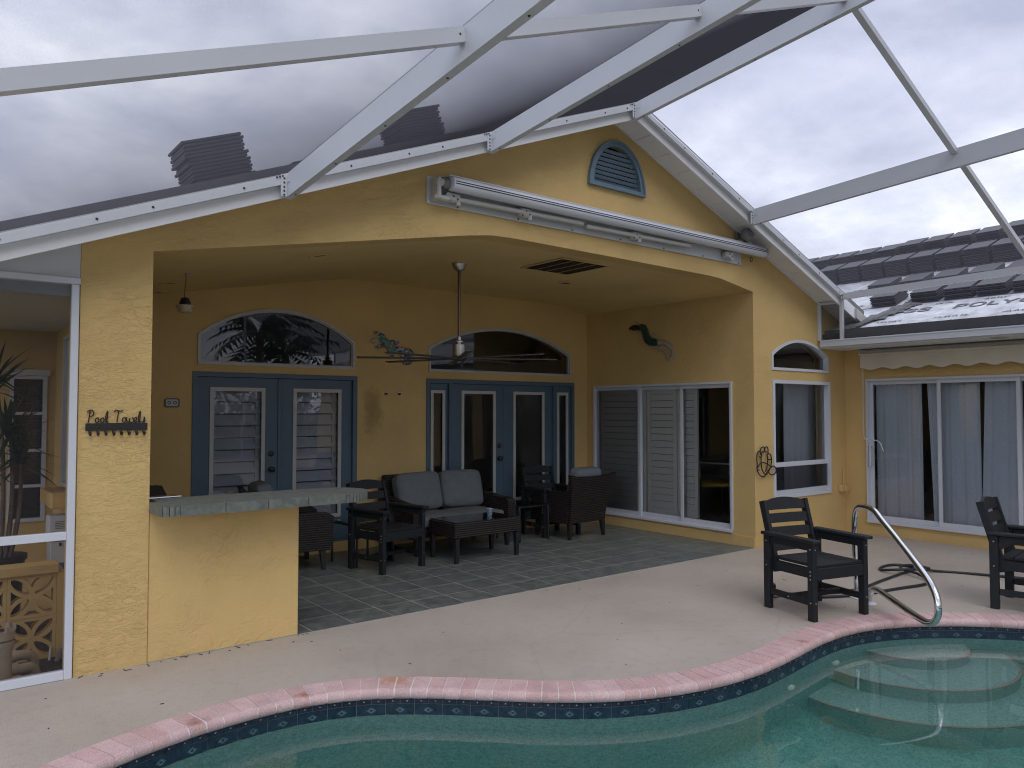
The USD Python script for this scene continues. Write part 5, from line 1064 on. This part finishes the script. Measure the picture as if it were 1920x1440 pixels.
# ================================================================ FURNITURE
def poly_chair(label, loc, rz, group):
    t = thing('patio_armchair', label, 'chair', loc, rz, group); m = M['polywood']; W, c = 0.27, 0.004
    for s in (-1, 1):
        obj('leg', box(s * W - 0.0225, s * W + 0.0225, -0.275, -0.21, 0.0, 0.598, c), m, t)
        obj('leg', box(s * W - 0.0225, s * W + 0.0225, 0.20, 0.265, 0.0, 0.598, c), m, t)
        obj('arm', box(s * (W + 0.005) - 0.044, s * (W + 0.005) + 0.044, -0.305, 0.27, 0.6, 0.625, 0.006), m, t)
        obj('arm_rail', box(s * W - 0.012, s * W + 0.012, -0.208, 0.198, 0.535, 0.597, c), m, t)
        obj('seat_rail', box(s * W - 0.046 * (s > 0) - 0.0 * s - (0.0 if s > 0 else -0.0225), s * W + (0.046 if s < 0 else -0.0225), -0.208, 0.23, 0.315, 0.395, c) if False else box(min(s * (W - 0.024), s * (W - 0.052)), max(s * (W - 0.024), s * (W - 0.052)), -0.24, 0.24, 0.315, 0.395, c), m, t)
        obj('stretcher', box(s * W - 0.012, s * W + 0.012, -0.209, 0.199, 0.115, 0.165, c), m, t)
        obj('back_post', bar((s * 0.228, 0.175, 0.30), (s * 0.228, 0.335, 0.862), 0.034, 0.065, c, upv=(0, 1, 0)), m, t)
    obj('cross_stretcher', box(-W + 0.013, W - 0.013, -0.03, 0.02, 0.12, 0.16, c), m, t)
    obj('front_apron', box(-W + 0.023, W - 0.023, -0.272, -0.245, 0.315, 0.405, c), m, t)
    for k in range(5): obj('seat_slat', box(-W + 0.0245, W - 0.0245, -0.262 + k * 0.092, -0.262 + k * 0.092 + 0.086, 0.406, 0.43, 0.004), m, t)
    def bp(z): return 0.175 + (z - 0.30) / 0.562 * 0.16
    for k, (z0, z1) in enumerate(((0.46, 0.535), (0.57, 0.645), (0.68, 0.755), (0.785, 0.855))):
        n = 12; V = []
        for i in range(n + 1):
            s = -1 + 2 * i / n; x = s * 0.209; arch = 0.03 * (1 - s * s) if k == 3 else 0.0; bow = -0.006 + 0.012 * (1 - s * s)
            for z, dy in ((z0, -0.012), (z0, 0.010), (z1 + arch, 0.010), (z1 + arch, -0.012)): V.append([x, bp(z) + dy + bow * 0.8, z])
        Fc = []
        for i in range(n):
            for j in range(4): a_, b_ = i * 4 + j, i * 4 + (j + 1) % 4; Fc += [[a_, a_ + 4, b_ + 4], [a_, b_ + 4, b_]]
        Fc += [[0, 1, 2], [0, 2, 3], [n * 4, n * 4 + 2, n * 4 + 1], [n * 4, n * 4 + 3, n * 4 + 2]]
        obj('back_slat', trimesh.Trimesh(np.array(V), Fc, process=False), m, t)
    scr = []
    for s in (-1, 1):
        for y, z in ((-0.243, 0.55), (-0.243, 0.38), (-0.243, 0.35), (-0.243, 0.32), (-0.243, 0.14), (0.232, 0.55), (0.232, 0.35), (0.0, 0.14)):
            scr.append(tr(lathe([(0, 0), (0.0065, 0), (0.005, 0.003), (0, 0.0035)], 8), (s * (W + (0.0225 if abs(y) > 0.1 else 0.012)), y, z), ry=s * math.pi / 2))
    for x in (-W, W):
        for z in (0.55, 0.14): scr.append(tr(lathe([(0, 0), (0.0055, 0), (0.004, 0.003), (0, 0.0035)], 8), (x, -0.2755, z), rx=math.pi / 2))
    obj('screws', cat_(scr), M['screwhead'], t, kind='stuff')
    return t
GC = 'black plastic lumber armchairs'
chair = poly_chair('black slatted armchair beside the pool handrail', (5.815, 3.40, 0.0), math.radians(-14), GC)
copy_of(chair, 'black slatted armchair cut off by the right picture edge beside the wing door', (7.33, 2.32, 0.0), math.radians(8), GC)
copy_of(chair, 'black slatted armchair between the bar end and the wicker loveseat', (3.90, 7.06, 0.0045), math.radians(13), GC)
copy_of(chair, 'black slatted armchair standing against the right French door', (6.66, 7.64, 0.0045), math.radians(-6), GC)

def cushion(x0, x1, y0, y1, z0, z1, puff=0.03, r=0.05):
    b = trimesh.creation.icosphere(4); v = np.array(b.vertices); v = np.sign(v) * np.abs(v) ** 0.32
    v /= np.abs(v).max(0)
    h = np.array([(x1 - x0) / 2, (y1 - y0) / 2, (z1 - z0) / 2]); cc = np.array([(x0 + x1) / 2, (y0 + y1) / 2, (z0 + z1) / 2])
    thin = int(np.argmin(h)); o = [a for a in range(3) if a != thin]
    e = 1 - np.maximum(np.abs(v[:, o[0]]), np.abs(v[:, o[1]])) ** 4
    v2 = v * h; v2[:, thin] += np.sign(v[:, thin]) * puff * e
    v2 += 0.006 * (meshkit.noise(v2 * 9 + cc * 3)[:, None] - 0.5)
    return trimesh.Trimesh(v2 + cc, b.faces, process=False)
# loveseat
ls = thing('wicker_loveseat', 'dark wicker loveseat with blue grey cushions against the lanai wall', 'loveseat', (5.06, 7.66, 0.006))
obj('back', tr(box(-0.655, 0.655, -0.035, 0.035, 0.0, 0.64, 0.02), (0, 0.36, 0.22), rx=-0.13), M['wicker'], ls)
for s in (-1, 1):
    V = plate_yz(Polygon([(-0.37, 0.20), (0.40, 0.20), (0.42, 0.72), (0.30, 0.62), (-0.10, 0.575), (-0.36, 0.56), (-0.39, 0.52)]), s * 0.66 - 0.055, s * 0.66 + 0.055); obj('arm', V, M['wicker'], ls)
obj('base', box(-0.60, 0.60, -0.35, 0.33, 0.20, 0.31, 0.015), M['wicker'], ls)
for s in (-1, 1):
    obj('seat_cushion', cushion(min(0.002 * s, 0.60 * s), max(0.002 * s, 0.60 * s), -0.385, 0.27, 0.315, 0.425, 0.015), M['cushion'], ls, smooth=True)
    obj('back_cushion', tr(cushion(-0.30, 0.30, -0.08, 0.08, -0.23, 0.23, 0.035), (s * 0.305, 0.20, 0.655), rx=-0.28, ry=0.02 * s), M['cushion'], ls, smooth=True)
    for y in (-0.33, 0.36): obj('leg', hull([(s * 0.63 + a, y + b, z) for z, r_ in ((0.0, 0.02), (0.199, 0.03)) for a in (-r_, r_) for b in (-r_, r_)]), M['black'], ls)
# coffee table
ct = thing('wicker_coffee_table', 'low dark wicker coffee table in front of the loveseat', 'coffee table', (4.965, 6.98, 0.006), math.radians(0))
obj('apron', box(-0.44, 0.44, -0.265, 0.265, 0.265, 0.425, 0.012), M['wicker'], ct)
obj('top', box(-0.425, 0.425, -0.25, 0.25, 0.4255, 0.432), M['tableglass'], ct)
for s in (-1, 1):
    for q in (-1, 1): obj('leg', hull([(s * 0.405 + a, q * 0.235 + b, z) for z, r_ in ((0.0, 0.018), (0.264, 0.027)) for a in (-r_, r_) for b in (-r_, r_)]), M['black'], ct)
cu = thing('cup', 'small blue patterned cup on the wicker coffee table', 'cup', (5.17, 6.98, 0.4395))
obj('cup_body', lathe([(0, 0), (0.028, 0), (0.033, 0.070), (0.031, 0.073), (0, 0.073)], 18), M['bluecup'], cu, smooth=40); obj('cup_lid', lathe([(0, 0.0735), (0.034, 0.0735), (0.034, 0.080), (0, 0.082)], 18), M['trim'], cu, smooth=40)
# wicker armchairs
def wick_chair(label, loc, rz):
    t = thing('wicker_armchair', label, 'armchair', loc, rz, 'wicker armchairs')
    n = 16; V = []
    zt = 0.80
    for j in range(9):
        q = j / 8; z = 0.20 + q * (zt - 0.20)
        for i in range(n + 1):
            s = -1 + 2 * i / n; w = 0.33 + 0.10 * q ** 2.2; topz = z + q * (0.035 * abs(s) ** 3 - 0.012); y = 0.30 + 0.07 * q + 0.05 * q * q - 0.02 * (1 - s * s) * 0
            V.append([s * w, y, topz])
    V = np.array(V); k = len(V); V2 = V + [0, -0.055, 0]; A = []
    for j in range(8):
        for i in range(n): a_ = j * (n + 1) + i; A += [[a_, a_ + 1, a_ + n + 2], [a_, a_ + n + 2, a_ + n + 1]]
    A = np.array(A); Fc = np.vstack([A[:, ::-1], A + k]); E_ = [(j * (n + 1)) for j in range(9)] + [8 * (n + 1) + i for i in range(1, n + 1)] + [(j * (n + 1) + n) for j in range(7, -1, -1)] + list(range(n - 1, 0, -1))
    Sd = []
    for p_, q_ in zip(E_, E_[1:] + E_[:1]): Sd += [[p_, q_, q_ + k], [p_, q_ + k, p_ + k]]
    obj('back', trimesh.Trimesh(np.vstack([V, V2]), np.vstack([Fc, Sd]), process=False), M['wicker'], t, smooth=40)
    for s in (-1, 1):
        a = plate_yz(Polygon([(-0.38, 0.20), (0.26, 0.20), (0.30, 0.62), (0.05, 0.59), (-0.33, 0.58), (-0.395, 0.54)]), s * 0.31 - 0.045, s * 0.31 + 0.045); obj('arm', a, M['wicker'], t)
    obj('base', box(-0.262, 0.262, -0.32, 0.24, 0.20, 0.31, 0.01), M['wicker'], t)
    obj('seat_cushion', cushion(-0.26, 0.26, -0.34, 0.20, 0.315, 0.42, 0.015), M['cushion'], t, smooth=True)
    obj('back_cushion', tr(cushion(-0.25, 0.25, -0.07, 0.07, -0.24, 0.24, 0.03), (0, 0.235, 0.655), rx=-0.2), M['cushion'], t, smooth=True)
    for s in (-1, 1):
        for y in (-0.29, 0.27): obj('leg', hull([(s * (0.305 + 0.012 * (zz_ == 0)) + a, y + 0.012 * (1 if y > 0 else -1) * (zz_ == 0) + b, zz_) for zz_, r_ in ((0.0, 0.018), (0.199, 0.028)) for a in (-r_, r_) for b in (-r_, r_)]), M['black'], t)
    return t
wc = wick_chair('dark wicker armchair with its back to the pool near the sliding door', (6.80, 7.40, 0.006), math.radians(180 + 4))
copy_of(wc, 'dark wicker armchair half hidden behind the bar end', (3.08, 7.70, 0.006), math.radians(-90 - 8) + math.pi, 'wicker armchairs')
# side tables
def side_table(label, loc, rz, s=0.23, h=0.43):
    t = thing('side_table', label, 'side table', loc, rz, 'small black metal side tables')
    for a_ in (-1, 1):
        obj('leg_loop', tube([(a_ * s, -s, 0), (a_ * s, -s, h - 0.05), (a_ * s, -s + 0.015, h - 0.015), (a_ * s, -s + 0.05, h - 0.005), (a_ * s, s - 0.05, h - 0.005), (a_ * s, s - 0.015, h - 0.015), (a_ * s, s, h - 0.05), (a_ * s, s, 0)], 0.0135, 8), M['black'], t, smooth=True)
        obj('rail', bar((-s, a_ * (s - 0.05), h - 0.008), (s, a_ * (s - 0.05), h - 0.008), 0.02, 0.02), M['black'], t)
    obj('glass_top', box(-s + 0.01, s - 0.01, -s + 0.03, s - 0.03, h + 0.009, h + 0.016, 0.002), M['tableglass'], t)
    return t
stb = side_table('black metal side table with a glass top beside the bar end', (3.84, 7.48, 0.007), math.radians(8))
copy_of(stb, 'black metal side table between the loveseat and the wicker armchair', (6.12, 7.56, 0.007), 0.0)
# dining corner seen through the open shutters
dc = thing('dining_chair', 'yellow vinyl dining chair inside the sliding door', 'chair', (9.1, 6.90, 0.1215), math.radians(52))
obj('seat', cushion(-0.21, 0.21, -0.21, 0.21, 0.42, 0.475, 0.01), M['yellowseat'], dc, smooth=True)
obj('backrest', tr(cushion(-0.19, 0.19, -0.025, 0.025, -0.19, 0.19, 0.012), (0, 0.24, 0.72), rx=-0.12), M['yellowseat'], dc, smooth=True)
for s in (-1, 1):
    obj('leg', tube([(s * 0.19, 0.20, 0.43), (s * 0.20, 0.24, 0.0)], 0.014, 8), M['black'], dc); obj('leg', tube([(s * 0.19, -0.19, 0.43), (s * 0.20, -0.22, 0.0)], 0.014, 8), M['black'], dc)
    obj('back_post', tube([(s * 0.17, 0.19, 0.43), (s * 0.17, 0.235, 0.60)], 0.012, 8), M['black'], dc)
dt = thing('dining_table', 'dark dining table with a light edge inside the sliding door', 'table', (9.75, 6.55, 0.1215))
obj('top', box(-0.45, 0.45, -0.7, 0.7, 0.715, 0.75, 0.006), M['gecko_dark'], dt); obj('edge_band', ring and plate_xy(ring(sbox(-0.457, -0.707, 0.457, 0.707), 0.006), 0.722, 0.744), M['trim'], dt)
obj('pedestal', lathe([(0.25, 0), (0.25, 0.03), (0.05, 0.06), (0.05, 0.71), (0, 0.71)], 16), M['gecko_dark'], dt)

# ================================================================ POOLSIDE
hr = thing('pool_handrail', 'polished stainless figure four handrail at the pool steps', 'handrail')
P1, dr = np.array([6.484, 3.396]), np.array([-0.603, -0.798])
hp = [(0.0, 0.0), (-0.012, 0.30), (-0.025, 0.60), (-0.015, 0.70), (0.02, 0.765), (0.08, 0.797), (0.16, 0.806), (0.28, 0.803), (0.345, 0.792), (0.40, 0.765), (0.60, 0.665), (0.82, 0.555), (1.02, 0.450), (1.12, 0.390), (1.19, 0.325), (1.225, 0.25), (1.222, 0.18), (1.175, 0.118), (1.09, 0.088), (1.0, 0.088), (0.90, 0.095), (0.73, 0.114), (0.56, 0.133), (0.44, 0.147), (0.37, 0.152), (0.30, 0.142), (0.245, 0.105), (0.218, 0.05), (0.211, 0.0)]
pts = [(P1[0] + dr[0] * s, P1[1] + dr[1] * s, z) for s, z in hp]
obj('rail', tube(spline(pts, 160), 0.0245, 16), M['steel'], hr, smooth=True)
for s in (0.0, 0.211): obj('flange', lathe([(0.022, 0.022), (0.03, 0.018), (0.058, 0.010), (0.062, 0.003), (0, 0.003)], 24, (P1[0] + dr[0] * s, P1[1] + dr[1] * s, 0)), M['white'], hr, smooth=40)
ho = thing('garden_hose', 'black garden hose lying in loose coils on the deck', 'hose')
r = 0.013
hpts = [(5.93, 3.84), (6.02, 3.83), (6.12, 3.75), (6.30, 3.66), (6.55, 3.56), (6.80, 3.52), (7.15, 3.55), (7.55, 3.58), (7.90, 3.60), (8.12, 3.66), (8.15, 3.80), (7.95, 3.87), (7.75, 3.80), (7.72, 3.66), (7.90, 3.53), (8.15, 3.40), (8.30, 3.10), (8.45, 2.70), (8.55, 2.2), (8.4, 1.4)]
hz = np.full(len(hpts), r + 0.001)
for i_ in (13, 14): hz[i_] = 0.042
obj('hose_run', tube(spline([(x, y, z) for (x, y), z in zip(hpts, hz)], 200), r, 10), M['hose'], ho, smooth=True)
h2 = [(6.02, 3.82), (6.14, 3.64), (6.35, 3.50), (6.60, 3.40), (6.90, 3.34), (7.20, 3.28), (7.42, 3.24), (7.62, 3.30), (7.74, 3.46), (7.86, 3.66), (8.0, 3.70), (8.2, 3.52)]
obj('hose_run', tube(spline([(x, y, r + 0.001 + (0.026 if 8 <= i <= 10 else 0)) for i, (x, y) in enumerate(h2)], 140), r, 10), M['hose'], ho, smooth=True)
nz = thing('hose_nozzle', 'black hose nozzle with a brass fitting behind the pool armchair', 'hose nozzle', (5.905, 3.845, 0.0))
obj('grip', tr(lathe([(0, 0), (0.030, 0), (0.040, 0.02), (0.042, 0.06), (0.034, 0.10), (0.02, 0.11), (0, 0.11)], 16), (-0.02, 0.02, 0.045), rx=0.5, ry=-0.4), M['black'], nz, smooth=40)
obj('fitting', tr(lathe([(0, 0), (0.022, 0), (0.022, 0.04), (0.016, 0.045), (0.016, 0.07), (0, 0.07)], 14), (0.015, 0.0, 0.025), rx=-1.2, ry=0.9), M['brass'], nz, smooth=40)
obj('collar', cyl((0.02, -0.005, 0.03), (0.075, -0.012, 0.016), 0.019, 12), M['trim'], nz, smooth=40)

# leaf litter on the deck
rnd = random.Random(21); bits = []
while len(bits) < 62:
    x, y = rnd.uniform(0.5, 9.5), rnd.uniform(1.5, 5.3)
    if rnd.random() < 0.25: x, y = rnd.uniform(0.8, 2.3), YF - abs(rnd.gauss(0.0, 0.03)) - 0.005
    if pin.buffer(0.22).contains(Point(x, y)): continue
    l = rnd.choice([0.004, 0.005, 0.007, 0.010, 0.022]) ; bits.append(tr(box(-l, l, -0.0025, 0.0025, 0.0005, 0.0035), (x, y, 0), rz=rnd.uniform(0, 3.1)))
obj('leaf_litter', cat_(bits), M['debris'], kind='stuff', label='small dry twigs and leaf bits scattered on the deck', cat='litter')

# ================================================================ BEHIND THE CAMERA (mirrored in glass and water)
def palm(label, loc, h, seed):
    r_ = random.Random(seed); t = thing('palm_tree', label, 'palm tree', loc, group='palms across the garden')
    obj('trunk', tube(spline([(0, 0, -0.3), (0.1, 0.05, h * 0.5), (0.0, 0.1, h)], 14), np.linspace(0.19, 0.13, 14), 10), M['bark'], t, smooth=True)
    Lf = []
    for k in range(26):
        az, el = r_.uniform(0, 6.283), r_.uniform(-0.5, 1.1); d = np.array([math.cos(az), math.sin(az), 0]); L = r_.uniform(1.6, 2.3)
        mid = [np.array([0, 0.1, h]) + d * L * q * math.cos(el * (1 - 0.5 * q)) + np.array([0, 0, L * (q * math.sin(el) - 0.55 * q * q)]) for q in np.linspace(0, 1, 12)]
        sd = np.cross(d, [0, 0, 1.0])
        for i in range(1, 12):
            for sg in (-1, 1):
                b0 = mid[i]; tip = b0 + sd * sg * 0.42 * math.sin(i / 12 * 3.0) + d * 0.18 + np.array([0, 0, -0.20]); w = (mid[i] - mid[i - 1]) * 0.45
                Lf.append(trimesh.Trimesh(np.array([b0 - w, b0 + w, tip]), [[0, 1, 2]], process=False))
    obj('fronds', cat_(Lf), M['leaf'], t)
palm('tall palm mirrored in the left arched transom window', (9.7, -10.6, -0.25), 4.7, 1)
palm('palm behind the tall one mirrored in the left arched transom', (11.4, -12.5, -0.25), 4.2, 2)
palm('low palm at the left of the mirrored garden', (7.2, -12.2, -0.25), 3.1, 3)
rnd = random.Random(31); hv = []
hp_ = np.array([(rnd.uniform(-30, 26), -17 + rnd.uniform(-1.3, 1.3), rnd.uniform(-0.2, 2.6)) for _ in range(7000)]); hp_[:, 2] *= 0.7 + 0.5 * meshkit.noise(np.column_stack([hp_[:, 0] * 0.3, hp_[:, 1] * 0, hp_[:, 0] * 0]), 3)
dirs = np.random.default_rng(5).normal(size=(7000, 2, 3)); dirs /= np.linalg.norm(dirs, axis=2)[..., None]
V = np.stack([hp_, hp_ + dirs[:, 0] * 0.34, hp_ + dirs[:, 1] * 0.34], 1).reshape(-1, 3)
obj('hedge', trimesh.Trimesh(V, np.arange(len(V)).reshape(-1, 3), process=False), M['leaf'], kind='stuff', label='dark leafy hedge at the far side of the garden', cat='hedge')
